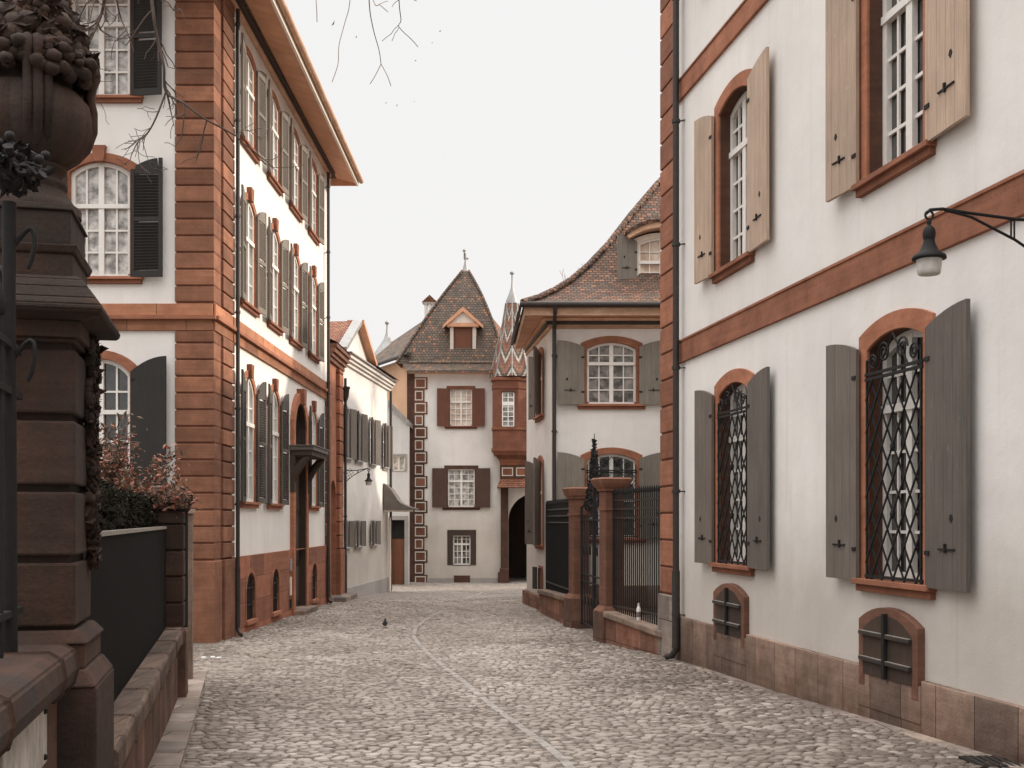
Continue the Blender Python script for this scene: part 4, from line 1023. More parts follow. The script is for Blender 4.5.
mb = MB(); mb.tube([CF.p(.06, .12, 7.0), CF.p(.06, .2, 7.12), CF.p(.06, .74, 7.3), CF.p(.06, .78, 7.46)], .05, 'pipe', 8); mb.build('downpipe_swan_neck', ch)
# dormer
DO = Frame((1.0, 29.75), (1, 0)); s_ = lambda px: (px-CX)/F*29.75-1.0; v_ = lambda py: CH+(HY-py)/F*29.75
c = s_(661); hh = []
dp = window(ch, DO, hh, c, v_(282), 1.16, v_(238)-v_(282), .14, sw=.13, rec=.08, stone_m='cream_paint', pane='pane_warm', nx=4, rows=(2, 2), transom=.45, sh=.05, shw=.52, shm='shutter_taupe', fw=.05, ang=(6, 6), name='dormer_window', sill_ov=.05)
mb = MB(); mb.box(DO, c-.72, c-.66, -3, 0, v_(290), v_(240), 'plaster_white'); mb.box(DO, c+.66, c+.72, -3, 0, v_(290), v_(240), 'plaster_white')
ot = arch(c, v_(245), 1.8, .52, .33)[1:-1]; it_ = arch(c, v_(245), 1.7, .38, .28)[1:-1]
mb.prism(DO, ot+it_[::-1], -.1, .32, 'sandstone_pale'); ot2 = arch(c, v_(245)+.06, 1.9, .54, .34)[1:-1]; mb.prism(DO, ot2+ot[::-1], -3.2, .36, 'tile_main'); mb.build('dormer', ch)
# bare trees behind the roof
# ================================================================ RIGHT MANSION
rm = thing('mansion', (2.6, 18.7, g(18.7)), 'large plastered mansion with sandstone bands and grilled windows, right side of the street', 'building')
RB = Frame((5.655-.1696*18.85, 18.85), (.1696, -1))
def ra(px): return RB.at(px)[0]
holes = []
for c in (3.32, 7.73, 12.2, 16.6):
    vis = c < 9
    window(rm, RB, holes, c, 1.60, 1.10, 2.46, .13, sw=.18, rec=.20, rev_m='red_brown_dark', sh=.12, shw=(.63, .72), shm='shutter_grey', pane='pane_dark', nx=4, rows=(4, 2), transom=.70, grille=vis, ang=(3.5, 2), shd=.05, shz=.0, sill_ov=.0, fw=.08, mull=.11, bars=.03)
    window(rm, RB, holes, c, 5.67, 1.10, 2.33, .13, sw=.18, rec=.20, rev_m='red_brown_dark', sh=.12, shw=(.63, .72), shm='shutter_sunlit', pane='pane_dark', nx=4, rows=(4, 2), transom=.70, ang=(4, 2.5), shd=.05, shz=.0, sill_ov=.0, fw=.08, mull=.12, bars=.035)
for c in (3.30, 7.71): window(rm, RB, holes, c, 10.05, 1.10, 1.7, .20, sw=.18, rec=.20, rev_m='red_brown_dark', sh=.12, shw=(.63, .72), shm='shutter_taupe', pane='pane_dark', nx=4, rows=(3, 2), ang=(9, 7), shd=.09)
vents = []
for c in (3.27, 7.68, 12.1):
    vents.append((c, arch(c, .78, .86, .50, .20)))
hs = holes+[arch(c, .30, 1.1, 1.0, .22) for c, _ in vents]
wall(rm, RB, 0, 32, -1, 12.8, hs, 'plaster_white')
for c, _ in vents:
    mb = MB(); z0 = .66; zw = .72; w = .84
    w = .94; mb.ring(RB, arch(c, z0-.12, 1.18, .80, .15), arch(c, z0, w, .57, .17), -.05, .075, -.2, 'sandstone_dark')
    mb.box(RB, c-.59, c-w/2, -.1, .074, .52, z0, 'sandstone_dark'); mb.box(RB, c+w/2, c+.59, -.1, .074, .52, z0, 'sandstone_dark')
    mb.box(RB, c-.62, c+.62, -.1, .068, .3, .655, 'slab_plinth')
    v = mb.build('cellar_vent', rm, bevel=.006)
    for s in (-1, 1):
        m2 = MB(); f = RB; H_ = lambda x: arch_z(c, z0, w+.06, .60, .18, x)
        x0_, x1_ = (c-w/2-.02, c-.01) if s < 0 else (c+.01, c+w/2+.02)
        N = 6; tp = [(x0_+(x1_-x0_)*i/N, H_(x0_+(x1_-x0_)*i/N)) for i in range(N, -1, -1)]
        m2.prism(f, [(x0_, z0-.02), (x1_, z0-.02)]+tp, .045, .078, 'door_wood')
        for zz in (z0+.12, z0+.38): m2.box(f, x0_-.03, x1_+(.0 if s > 0 else -.005), .078, .115, zz, zz+.035, 'pipe'); m2.box(f, x0_-.02, x1_-.01, .08, .11, zz+.035, zz+.041, 'rail_metal')
        m2.build('vent_leaf', v)
    m2 = MB(); m2.box(RB, c-.025, c+.025, .078, .12, z0-.02, z0+.62, 'iron'); m2.build('vent_bar', v)
mb = MB()
for z0, z1 in ((4.63, 4.98), (8.70, 9.02)):
    mb.box(RB, .8, 32, -.1, .045, z0, z1, 'sandstone'); mb.box(RB, .8, 32, -.1, .06, z1-.035, z1+.0, 'sandstone')
mb.build('string_course', rm, bevel=.006)
mb = MB(); edges = [.95]+[.95+i*.62 for i in range(1, 60)]
gapc = [(c-.62, c+.62) for c, _ in vents]
def seg(a0, a1, z1):
    mb.box(RB, a0, a1, -.1, .06, -1, z1, 'slab_plinth')
cur = .95
for g0_, g1_ in gapc: seg(cur, g0_, .71); seg(g0_, g1_, .52); cur = g1_
seg(cur, 32, .71); mb.build('plinth', rm, bevel=.012)
mb = MB()
def qn(mb, a, b): mb.box(RB, .0, .80, -.25, .035, a, b, 'sandstone')
courses(mb, qn, 1.02, 12.5, .43, .03); mb.box(RB, -.02, .84, -.25, .07, -1, 1.0, 'kerb_stone'); mb.box(RB, .02, .79, -.2, .012, 0, 12.5, 'red_brown')
mb.build('corner_blocks', rm, bevel=.015)
downpipe(rm, RB, 1.12, .12, 0.02, 12.6, r=.05)
e_ = RB.p(32, 0, 0)
body(rm, [e_.xy, (18, -13), (18, 18.85), RB.p(0, 0, 0).xy], -1, 12.75, 'plaster_white')
mb = MB(); q0, q1 = RB.p(-.6, .7, 12.7), RB.p(32, .7, 12.7); mb.add([q0, q1, (18.7, -13.5, 12.7), (18.7, 19.6, 12.7), (11, 12, 17), (12, -6, 17)], [(0, 1, 5, 4), (0, 4, 3), (1, 2, 5), (2, 3, 4, 5), (0, 3, 2, 1)], 'tile_main'); mb.build('roof', rm)
mb = MB(); mb.box(RB, -.3, 32, 0, .3, 12.3, 12.7, 'sandstone'); mb.build('cornice', rm)

gh = thing('sun_block_house', (11, 24, 0), 'plain unseen house added behind the right mansion to block the sun', 'building')  # out of view, added only to keep sun off the left facade
mb = MB(); mb.box(W, 6.5, 17, 18.9, 28.93, -1, 10.2, 'plaster_white'); mb.build('wall', gh)
mb = MB(); v8 = [(6.2, 18.88, 10.2), (17.3, 18.88, 10.2), (17.3, 28.97, 10.2), (6.2, 28.97, 10.2), (9.5, 24.2, 13.6), (14, 24.2, 13.6)]
mb.add(v8, [(0, 1, 5, 4), (1, 2, 5), (2, 3, 4, 5), (3, 0, 4), (3, 2, 1, 0)], 'tile_main'); mb.build('roof', gh)
# ================================================================ GARDEN WALLS, FENCES AND GATE ON THE RIGHT
def garden_wall(A, B, zA, zB, w, label, m='wall_red', cope='coping', over=.05, th=.12, name='garden_wall'):
    """A far, B near, street face on the line; body behind it"""
    A, B = Vector(A), Vector(B); u = (B-A).normalized(); fr = Frame((A.x, A.y), (u.x, u.y)); Lw = (B-A).length
    root = thing(name, (fr.p(Lw/2, 0, 0).x, fr.p(Lw/2, 0, 0).y, g(fr.p(Lw/2, 0, 0).y)), label, 'wall')
    mb = MB(); mb.add([fr.p(a, d, z) for z in (0, 1) for d in (-w, 0) for a in (0, Lw)], [], m)
    vs = [fr.p(0, -w, -1), fr.p(Lw, -w, -1), fr.p(0, 0, -1), fr.p(Lw, 0, -1), fr.p(0, -w, zA-th), fr.p(Lw, -w, zB-th), fr.p(0, 0, zA-th), fr.p(Lw, 0, zB-th)]
    mb = MB(); mb.add(vs, [(0, 1, 3, 2), (4, 6, 7, 5), (0, 4, 5, 1), (2, 3, 7, 6), (0, 2, 6, 4), (1, 5, 7, 3)], m); mb.build('wall', root)
    vs = [fr.p(0, -w-over, zA-th+.002), fr.p(Lw, -w-over, zB-th+.002), fr.p(0, over, zA-th+.002), fr.p(Lw, over, zB-th+.002), fr.p(0, -w-over, zA), fr.p(Lw, -w-over, zB), fr.p(0, over, zA), fr.p(Lw, over, zB)]
    mb = MB(); mb.add(vs, [(0, 1, 3, 2), (4, 6, 7, 5), (0, 4, 5, 1), (2, 3, 7, 6), (0, 2, 6, 4), (1, 5, 7, 3)], cope); mb.build('coping', root, bevel=.025)
    return fr, Lw, root
A1, B1 = (1.70, 21.35), (2.45, 18.62)
fr1, L1_, _ = garden_wall(A1, B1, .52, .40, .34, 'low red stone garden wall between the taller gate pillar and the right mansion')
A2, B2 = (.70, 29.7), (1.20, 25.35)
fr2, L2_, _ = garden_wall(A2, B2, .42, .52, .34, 'low red stone garden wall beyond the gate, running back to the corner house')
def rail_fence(fr, L, z0f, zt, d, label, sheet=False, name='iron_fence', step=.10):
    root = thing(name, tuple(fr.p(L/2, d, z0f(L/2))), label, 'fence')
    mb = MB(); n = int(L/step)
    for i in range(n+1):
        a = .06+i*(L-.12)/n; mb.bar(fr.p(a, d, z0f(a)), fr.p(a, d, zt), .022, .022, 'iron'); mb.lathe(fr.p(a, d, zt-.02), [(.02, 0), (.028, .03), (.002, .12)], 'iron', 6)
    mb.build('railing', root)
    mb = MB()
    for z in (z0f(L/2)+.15, zt-.14, zt-.30, zt-.46): mb.bar(fr.p(0, d, z), fr.p(L, d, z), .035, .03, 'pipe')
    mb.build('rail', root)
    mb = MB()
    for a in (.03, L-.03): mb.bar(fr.p(a, d, z0f(a)), fr.p(a, d, zt+.05), .05, .05, 'iron')
    mb.build('post', root)
    if sheet:
        mb = MB(); mb.box(fr, 0, L, d-.05, d-.03, z0f(L/2)+.02, zt-.30, 'sheet_metal'); mb.build('backing_sheet', root)
    return root
rail_fence(fr1, L1_, lambda a: .52-.12*a/L1_, 2.70, -.19, 'black iron railing on the low wall, with the white bottle at its foot')
rail_fence(fr2, L2_, lambda a: .42+.1*a/L2_, 2.60, -.19, 'black iron fence backed with dark metal sheet, between far gate pillar and corner house', sheet=True)
def gate_pillar(c, w, zt, label, caph=.16, over=.17):
    u = Vector((B1[0]-A1[0], B1[1]-A1[1])).normalized(); fr = Frame(c, (u.x, u.y)); gz_ = g(c[1])
    root = thing('gate_pillar', (c[0], c[1], gz_), label, 'pillar', 'pillars of the right garden gate'); h = w/2
    mb = MB(); mb.box(fr, -h, h, -h, h, .52, zt, 'sandstone_dark'); mb.build('shaft', root, bevel=.015)
    mb = MB(); mb.box(fr, -h-.09, h+.09, -h-.09, h+.09, gz_-.3, .50, 'wall_stone'); 
    q = h+.09; vs = [fr.p(a*q, d*q, .50) for a, d in ((-1, -1), (1, -1), (1, 1), (-1, 1))]+[fr.p(a*(h+.01), d*(h+.01), .60) for a, d in ((-1, -1), (1, -1), (1, 1), (-1, 1))]
    mb.add(vs, [(0, 1, 5, 4), (1, 2, 6, 5), (2, 3, 7, 6), (3, 0, 4, 7)], 'sandstone_dark'); mb.build('base', root, bevel=.012)
    mb = MB(); mb.box(fr, -h-.02, h+.02, -h-.02, h+.02, zt-.36, zt-.31, 'sandstone_dark')
    mb.box(fr, -h-.03, h+.03, -h-.03, h+.03, zt, zt+.04, 'sandstone_dark')
    vs = []; 
    for e, z in ((h+.03, zt+.04), (h+.07, zt+.08), (h+over, zt+.15), (h+over+.02, zt+.22), (h+over-.02, zt+.25)): vs += [fr.p(a*e, d*e, z) for a, d in ((-1, -1), (1, -1), (1, 1), (-1, 1))]
    fs = [(4*i+k, 4*i+(k+1) % 4, 4*i+4+(k+1) % 4, 4*i+4+k) for i in range(4) for k in range(4)]+[(16, 17, 18, 19)]
    mb.add(vs, fs, 'sandstone_dark'); mb.build('cap', root); return fr
gate_pillar((1.86, 21.55), .36, 2.74, 'taller red sandstone gate pillar with broad flat cap, at the end of the wall by the right mansion', over=.11)
gate_pillar((1.46, 25.1), .36, 2.66, 'farther red sandstone gate pillar with flat cap, beside the sheeted fence', over=.09)
# wrought iron gate
ga, gb = Vector((1.50, 24.9)), Vector((1.84, 21.75)); gu = (gb-ga).normalized(); GF = Frame(tuple(ga), tuple(gu)); GL = (gb-ga).length
gt = thing('garden_gate', tuple(GF.p(GL/2, 0, g(23.3))), 'black wrought iron double gate with leafy crest, between two sandstone pillars', 'gate')
for s in (0, 1):
    mb = MB(); a0_, a1_ = (0.02, GL/2-.01) if s == 0 else (GL/2+.01, GL-.02); zb = -.05
    for a in (a0_+.03, a1_-.03): mb.bar(GF.p(a, 0, zb), GF.p(a, 0, 2.5+(.35 if (a > .2 and a < GL-.2) else 0)), .05, .05, 'iron')
    for z in (zb+.05, .9, 1.05, 2.2): mb.bar(GF.p(a0_, 0, z), GF.p(a1_, 0, z), .04, .03, 'iron')
    n = 8
    for i in range(1, n):
        a = a0_+(a1_-a0_)*i/n; mb.bar(GF.p(a, 0, zb+.05), GF.p(a, 0, 2.2+.35*abs((a-(0 if s == 0 else GL)))/(GL/2)), .02, .02, 'iron')
        for sg in (-1, 1):
            pts = [GF.p(a+sg*(.07-.06*t)*math.cos(t*7), .01, (.5 if i % 2 else 1.55)+.12*math.sin(t*7)*(1-t*.6)) for t in [q/10 for q in range(11)]]; mb.tube(pts, .009, 'iron', 4)
    mb.build('gate_leaf', gt)
mb = MB()
for i in range(110):                               # crest: scrolls and leaves thinning to a point
    t = rnd.random()**1.3; half = 1.15*(1-t)**1.2+.05; a = GL/2+rnd.uniform(-1, 1)*half; z = 2.45+1.35*t; r0 = .05+.07*(1-t)*rnd.random()
    ph0 = rnd.uniform(0, 6)
    mb.tube([GF.p(a+r0*(1-.7*q/8)*math.cos(ph0+q*.75), rnd.uniform(-.03, .03), z+r0*(1-.7*q/8)*math.sin(ph0+q*.75)) for q in range(9)], .012, 'iron', 4)
    mb.leaf(GF.p(a+rnd.uniform(-.05, .05), 0, z+.05), .07, 'iron'); mb.leaf(GF.p(a, rnd.uniform(-.05, .05), z), .05, 'iron')
mb.tube([GF.p(GL/2, 0, 2.4), GF.p(GL/2, 0, 3.95)], [.02, .008], 'iron', 6)
for s in (-1, 1):
    mb.tube([GF.p(GL/2+s*1.45, 0, 2.45), GF.p(GL/2+s*1.0, 0, 2.62), GF.p(GL/2+s*.55, 0, 3.0), GF.p(GL/2+s*.25, 0, 3.35), GF.p(GL/2, 0, 3.7)], .016, 'iron', 6)
mb.build('crest', gt)
# bottle on the wall
mb = MB(); u_ = 19.95; c = fr1.p((21.35-u_)/2.73*L1_, -.12, .455)
mb.lathe(c, [(.036, 0), (.04, .01), (.04, .06)], 'bottle_white', 14); mb.lathe(c, [(.0405, .06), (.0405, .15)], 'bottle_label', 14, cap=False); mb.lathe(c, [(.04, .15), (.04, .19), (.03, .22), (.016, .25), (.015, .275)], 'bottle_white', 14); mb.lathe(c, [(.018, .275), (.018, .30)], 'cream_paint', 10)
o = mb.build('bottle'); tag(o, 'small white bottle standing on the garden wall in front of the iron railing', 'bottle')

# ================================================================ LEFT: GARDEN WALL, STONE PILLAR, URN
GW = Frame((-.6875, 0), (-.235, 1)); ya = 1/math.hypot(1, .235)
def aY(Y): return Y*math.hypot(1, .235)
def long_wall(a0, a1, zt, w, label, face, cope, d0=0, cz=.16, rnd_=False, name='garden_wall'):
    c = GW.p((a0+a1)/2, d0, 0); root = thing(name, (c.x, c.y, g(c.y)), label, 'wall')
    mb = MB(); mb.box(GW, a0, a1, d0-w, d0-.04, -1, zt-cz, face); mb.build('wall', root, bevel=.01)
    mb = MB()
    prof = [(-w-.04, zt-cz), (.0, zt-cz), (.03, zt-cz+.03), (.045, zt-cz*.55), (.03, zt-.03), (-.02, zt), (-w-.0, zt)] if rnd_ else [(-w-.04, zt-cz), (.02, zt-cz), (.02, zt-.02), (.0, zt), (-w-.04, zt)]
    n = len(prof); a = a0; i = 0
    while a < a1-.01:
        b = min(a1, a+1.15); vs = [GW.p(a+.003, d0+d, z) for d, z in prof]+[GW.p(b-.003, d0+d, z) for d, z in prof]
        mb.add(vs, [(i_, (i_+1) % n, n+(i_+1) % n, n+i_) for i_ in range(n)]+[tuple(range(n)), tuple(reversed(range(n, 2*n)))], cope); a = b
    mb.build('coping', root, bevel=.012); return root
long_wall(aY(6.12), aY(13.12), .97, .48, 'long low red stone garden wall running from the big urn pillar to the small pillar', 'wall_stone', 'coping_dark', rnd_=False)
long_wall(-3.0, aY(5.28), 1.63, .52, 'tall near garden wall with rounded coping and weathered plaque, left foreground', 'wall_stone', 'old_stone', d0=-.11, cz=.2, rnd_=True)
# plaque
mb = MB(); mb.box(GW, 4.06, 4.98, -.15, -.125, 1.19, 1.445, 'plaque')
for a in (4.13, 4.91):
    for z in (1.22, 1.41): mb.lathe(GW.p(a, -.035, z), [(.016, 0)], 'iron', 8) if False else mb.ball(GW.p(a, -.124, z), .014, 'iron', 8)
o = mb.build('plaque', bevel=.002); tag(o, 'weathered pale metal plaque with dark screws, fixed to the near garden wall', 'plaque')
# pillar
A0, A1_ = aY(5.36), aY(6.1); D0, D1 = -.72, .0; ac = (A0+A1_)/2; dc = -.36
up_ = thing('stone_pillar', tuple(GW.p(ac, dc, g(5.7))), 'massive dark sandstone gate pillar with banded shaft and bell shaped cap, left foreground', 'pillar')
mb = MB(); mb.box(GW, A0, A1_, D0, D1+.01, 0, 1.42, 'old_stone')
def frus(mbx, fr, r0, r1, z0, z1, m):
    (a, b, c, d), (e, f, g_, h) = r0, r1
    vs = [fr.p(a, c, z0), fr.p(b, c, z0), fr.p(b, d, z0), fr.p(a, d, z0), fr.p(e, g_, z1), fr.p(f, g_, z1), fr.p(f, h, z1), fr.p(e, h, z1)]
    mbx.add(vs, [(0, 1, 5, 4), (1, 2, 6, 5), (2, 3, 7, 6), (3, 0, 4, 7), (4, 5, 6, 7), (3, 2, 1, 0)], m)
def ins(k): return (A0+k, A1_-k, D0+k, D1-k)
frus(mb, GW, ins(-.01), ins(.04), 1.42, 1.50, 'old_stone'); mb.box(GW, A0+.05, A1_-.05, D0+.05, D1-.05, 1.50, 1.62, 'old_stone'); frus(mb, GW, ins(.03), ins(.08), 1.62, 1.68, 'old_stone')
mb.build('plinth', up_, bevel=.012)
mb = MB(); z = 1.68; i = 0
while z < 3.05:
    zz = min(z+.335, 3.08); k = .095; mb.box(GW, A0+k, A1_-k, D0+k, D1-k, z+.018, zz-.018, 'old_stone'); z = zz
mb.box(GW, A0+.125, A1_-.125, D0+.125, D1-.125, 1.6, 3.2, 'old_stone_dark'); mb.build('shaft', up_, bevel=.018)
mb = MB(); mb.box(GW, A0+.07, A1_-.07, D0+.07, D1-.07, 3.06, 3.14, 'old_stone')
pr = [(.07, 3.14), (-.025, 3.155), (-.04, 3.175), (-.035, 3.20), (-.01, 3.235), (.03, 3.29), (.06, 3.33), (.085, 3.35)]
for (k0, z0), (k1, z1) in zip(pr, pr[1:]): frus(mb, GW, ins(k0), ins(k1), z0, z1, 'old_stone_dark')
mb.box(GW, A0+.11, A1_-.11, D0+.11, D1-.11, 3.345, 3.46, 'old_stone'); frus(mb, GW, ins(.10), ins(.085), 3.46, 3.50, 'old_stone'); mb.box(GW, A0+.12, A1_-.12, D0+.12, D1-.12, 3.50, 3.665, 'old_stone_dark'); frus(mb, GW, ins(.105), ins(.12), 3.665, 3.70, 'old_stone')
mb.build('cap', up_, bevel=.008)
mb = MB()                                          # carved garland hanging down the street side
for i in range(170):
    t = i/170; z = 3.12-1.15*t; wv = .10*(1-t)+.03; c_ = GW.p(A1_-.22+rnd.uniform(-wv, wv)+.04*math.sin(t*14), D1-.09+rnd.uniform(0, .02), z); mb.ball(c_, rnd.uniform(.016, .034), 'old_stone', 7, (1, .8, 1.2), .22)
    for q_ in range(3): mb.leaf(c_+GW.n*.015+Vector((0, rnd.uniform(-.04, .04), rnd.uniform(-.04, .04))), rnd.uniform(.025, .045), 'old_stone')
mb.build('carved_garland', up_)
# urn
UC = GW.p(ac, -.335, 3.70)
un = thing('urn', tuple(UC), 'carved dark stone urn heaped with fruit, standing on the big left pillar', 'urn')
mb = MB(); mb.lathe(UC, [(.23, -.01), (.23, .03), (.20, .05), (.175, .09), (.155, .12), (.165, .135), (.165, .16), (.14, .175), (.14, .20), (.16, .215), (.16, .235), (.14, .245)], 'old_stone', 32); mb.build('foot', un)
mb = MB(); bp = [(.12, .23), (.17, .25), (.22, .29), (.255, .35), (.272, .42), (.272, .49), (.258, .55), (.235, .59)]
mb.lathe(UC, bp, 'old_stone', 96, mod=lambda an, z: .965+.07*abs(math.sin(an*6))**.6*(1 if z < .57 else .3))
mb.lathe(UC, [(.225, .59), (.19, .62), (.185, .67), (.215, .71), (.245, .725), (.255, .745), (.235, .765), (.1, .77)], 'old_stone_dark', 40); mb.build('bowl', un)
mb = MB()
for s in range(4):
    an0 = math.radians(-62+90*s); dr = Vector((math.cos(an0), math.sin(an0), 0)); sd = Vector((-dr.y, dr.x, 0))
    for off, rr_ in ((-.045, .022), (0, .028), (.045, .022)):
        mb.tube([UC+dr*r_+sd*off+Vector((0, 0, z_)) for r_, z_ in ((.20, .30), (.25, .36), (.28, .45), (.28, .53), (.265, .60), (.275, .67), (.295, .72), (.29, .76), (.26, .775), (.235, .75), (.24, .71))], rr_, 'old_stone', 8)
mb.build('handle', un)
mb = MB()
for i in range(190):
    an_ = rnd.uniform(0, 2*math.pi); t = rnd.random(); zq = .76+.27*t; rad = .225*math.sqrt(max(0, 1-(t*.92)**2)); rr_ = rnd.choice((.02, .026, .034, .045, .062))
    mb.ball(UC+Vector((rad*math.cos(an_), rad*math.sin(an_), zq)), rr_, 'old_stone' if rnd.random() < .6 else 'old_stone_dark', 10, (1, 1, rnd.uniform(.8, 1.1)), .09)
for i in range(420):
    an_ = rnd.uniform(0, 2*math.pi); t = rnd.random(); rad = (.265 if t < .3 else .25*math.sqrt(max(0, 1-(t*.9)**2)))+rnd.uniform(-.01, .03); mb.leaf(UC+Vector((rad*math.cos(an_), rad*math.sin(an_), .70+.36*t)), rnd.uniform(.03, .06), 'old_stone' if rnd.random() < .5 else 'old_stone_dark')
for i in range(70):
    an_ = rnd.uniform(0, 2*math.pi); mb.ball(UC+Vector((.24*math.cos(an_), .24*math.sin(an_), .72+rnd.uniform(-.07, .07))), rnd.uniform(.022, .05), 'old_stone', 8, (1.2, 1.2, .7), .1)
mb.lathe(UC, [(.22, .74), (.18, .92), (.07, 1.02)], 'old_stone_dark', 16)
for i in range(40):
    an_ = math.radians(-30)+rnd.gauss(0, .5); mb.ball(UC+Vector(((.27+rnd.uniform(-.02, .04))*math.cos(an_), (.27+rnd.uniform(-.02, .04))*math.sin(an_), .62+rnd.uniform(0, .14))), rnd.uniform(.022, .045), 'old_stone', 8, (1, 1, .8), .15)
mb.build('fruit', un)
# iron fence on the near wall with tall flower headed standard
nf = thing('iron_fence', tuple(GW.p(3.5, -.30, 1.66)), 'black wrought iron fence with flower headed standard on the near left wall', 'fence')
fd_ = -.30
mb = MB(); a = 2.6
while a < 5.0: mb.bar(GW.p(a, fd_, 1.62), GW.p(a, fd_, 3.05), .02, .02, 'iron'); mb.lathe(GW.p(a, fd_, 3.05), [(.02, 0), (.03, .03), (.002, .12)], 'iron', 6); a += .13
mb.build('railing', nf)
mb = MB()
for z in (1.8, 2.75, 2.95): mb.bar(GW.p(2.5, fd_, z), GW.p(5.35, fd_, z), .035, .03, 'iron')
mb.build('rail', nf)
mb = MB(); sa = 5.13; mb.tube([GW.p(sa, fd_, 1.62), GW.p(sa, fd_, 2.6), GW.p(sa-.01, fd_, 3.2), GW.p(sa, fd_, 3.56)], [.035, .03, .028, .03], 'iron', 10)
top = GW.p(sa, fd_, 3.66)
mb.ball(top, .06, 'iron', 10)
for i in range(14):
    an_ = 2*math.pi*i/14+.2; r0 = .075+.04*(i % 2); zq = .02+.12*rnd.random()
    mb.tube([top+Vector((math.cos(an_)*r0*t*1.6*math.sin(1+t), math.sin(an_)*r0*t*1.6, -.03+zq*t*1.2+.05*math.sin(t*5))) for t in [q/8 for q in range(9)]], [.014, .018, .016, .014, .014, .012, .012, .018, .024], 'iron', 5)
    mb.ball(top+Vector((math.cos(an_)*r0*1.3, math.sin(an_)*r0*1.3, zq)), .022, 'iron', 7)
for i in range(90):
    v_q = Vector((rnd.gauss(0, 1), rnd.gauss(0, 1), rnd.gauss(0, 1))).normalized(); mb.leaf(top+Vector((v_q.x*.12, v_q.y*.12, .05+v_q.z*.11)), rnd.uniform(.02, .045), 'iron')
for i in range(6):
    z = 3.35-.16*i; an_ = i*2.1; mb.tube([GW.p(sa, fd_, z)+Vector((math.cos(an_)*.13*t*(1.3-t)*2, math.sin(an_)*.1*t, .10*math.sin(t*4))) for t in [q/8 for q in range(9)]], .011, 'iron', 5)
mb.build('standard', nf)
# second and third small pillars
def small_pillar(Y, w, zt, label, d1=.02, w2=None):
    w2 = w2 or w
    a0_ = aY(Y); root = thing('small_pillar', tuple(GW.p(a0_+w/2, d1-w2/2, g(Y))), label, 'pillar')
    mb = MB(); z = .95
    mb.box(GW, a0_-.03, a0_+w+.03, d1-w2-.03, d1+.03, g(Y)-.4, .93, 'wall_stone'); mb.build('base', root, bevel=.015)
    mb = MB()
    while z < zt-.12: zz = min(z+.30, zt-.10); mb.box(GW, a0_, a0_+w, d1-w2, d1, z+.012, zz-.012, 'old_stone'); z = zz
    mb.box(GW, a0_+.02, a0_+w-.02, d1-w2+.02, d1-.02, .9, zt, 'old_stone_dark'); mb.build('shaft', root, bevel=.012)
    mb = MB(); mb.box(GW, a0_-.05, a0_+w+.05, d1-w2-.05, d1+.05, zt-.10, zt-.03, 'old_stone'); mb.box(GW, a0_-.09, a0_+w+.09, d1-w2-.09, d1+.09, zt-.03, zt+.03, 'old_stone'); mb.box(GW, a0_+.0, a0_+w-.0, d1-w2-.0, d1+.0, zt+.03, zt+.17, 'coping'); mb.build('cap', root, bevel=.015)
    return root
small_pillar(13.2, .42, 2.42, 'small banded stone pillar with block cap, where the long low wall ends', w2=.40)
mb = MB(); q = aY(13.75); mb.tube([GW.p(q, .0, .1), GW.p(q, .0, 2.36)], .045, 'iron', 10); mb.ball(GW.p(q, .0, 2.42), .10, 'iron', 10); mb.lathe(GW.p(q, .0, 2.3), [(.05, 0), (.08, .03), (.05, .06)], 'iron', 10)
o = mb.build('iron_post'); tag(o, 'round black iron gate post with ball top, just behind the small banded pillar', 'post')
q = aY(15.1); pp = GW.p(q, -.05, 0)
p3 = thing('gate_post', (pp.x, pp.y, g(15.1)), 'slim pale edged stone post beside the mansion corner, beyond the small pillar', 'post')
mb = MB(); mb.box(GW, q, q+.22, -.14, .04, -.3, 2.28, 'coping'); mb.build('shaft', p3, bevel=.01)
mb = MB(); mb.box(GW, q-.03, q+.25, -.17, .07, 2.28, 2.34, 'coping'); mb.ball(GW.p(q+.11, -.05, 2.42), .09, 'coping', 12); mb.build('cap', p3, bevel=.01)
# dark sheet fence along the long wall
sf = thing('sheet_fence', tuple(GW.p(aY(9.6), -.30, .97)), 'dark sheet metal fence with pale top rail, standing on the long low wall', 'fence')
a0_, a1_ = aY(6.12), aY(13.1)
mb = MB(); mb.box(GW, a0_, a1_, -.19, -.17, .95, 2.10, 'sheet_metal'); mb.build('panel', sf)
mb = MB(); mb.box(GW, a0_, a1_, -.20, -.16, 2.10, 2.13, 'rail_metal'); mb.build('rail', sf)
mb = MB()
for i in range(5): a = a0_+.05+i*(a1_-a0_-.1)/4; mb.box(GW, a-.025, a+.025, -.215, -.192, .95, 2.099, 'iron')
mb.build('post', sf)
# clipped hedge behind it
he = MB(); N = 7000
he.box(GW, a0_+.05, aY(13.9), -1.10, -.30, 0, 2.40, 'leaf_dark')
for i in range(N):
    a = rnd.uniform(a0_, aY(14.0)); 
    if rnd.random() < .5: d = rnd.uniform(-1.15, -.25); z = 2.42+rnd.gauss(0, .022)
    else: d = rnd.choice((-.28, -.28, -1.13))+rnd.gauss(0, .012); z = rnd.uniform(1.6, 2.43)
    he.leaf(GW.p(a, d, z), rnd.uniform(.02, .038), 'leaf_dark')
o = he.build('hedge'); tag(o, 'dark clipped hedge showing above the sheet metal fence on the left', 'hedge')
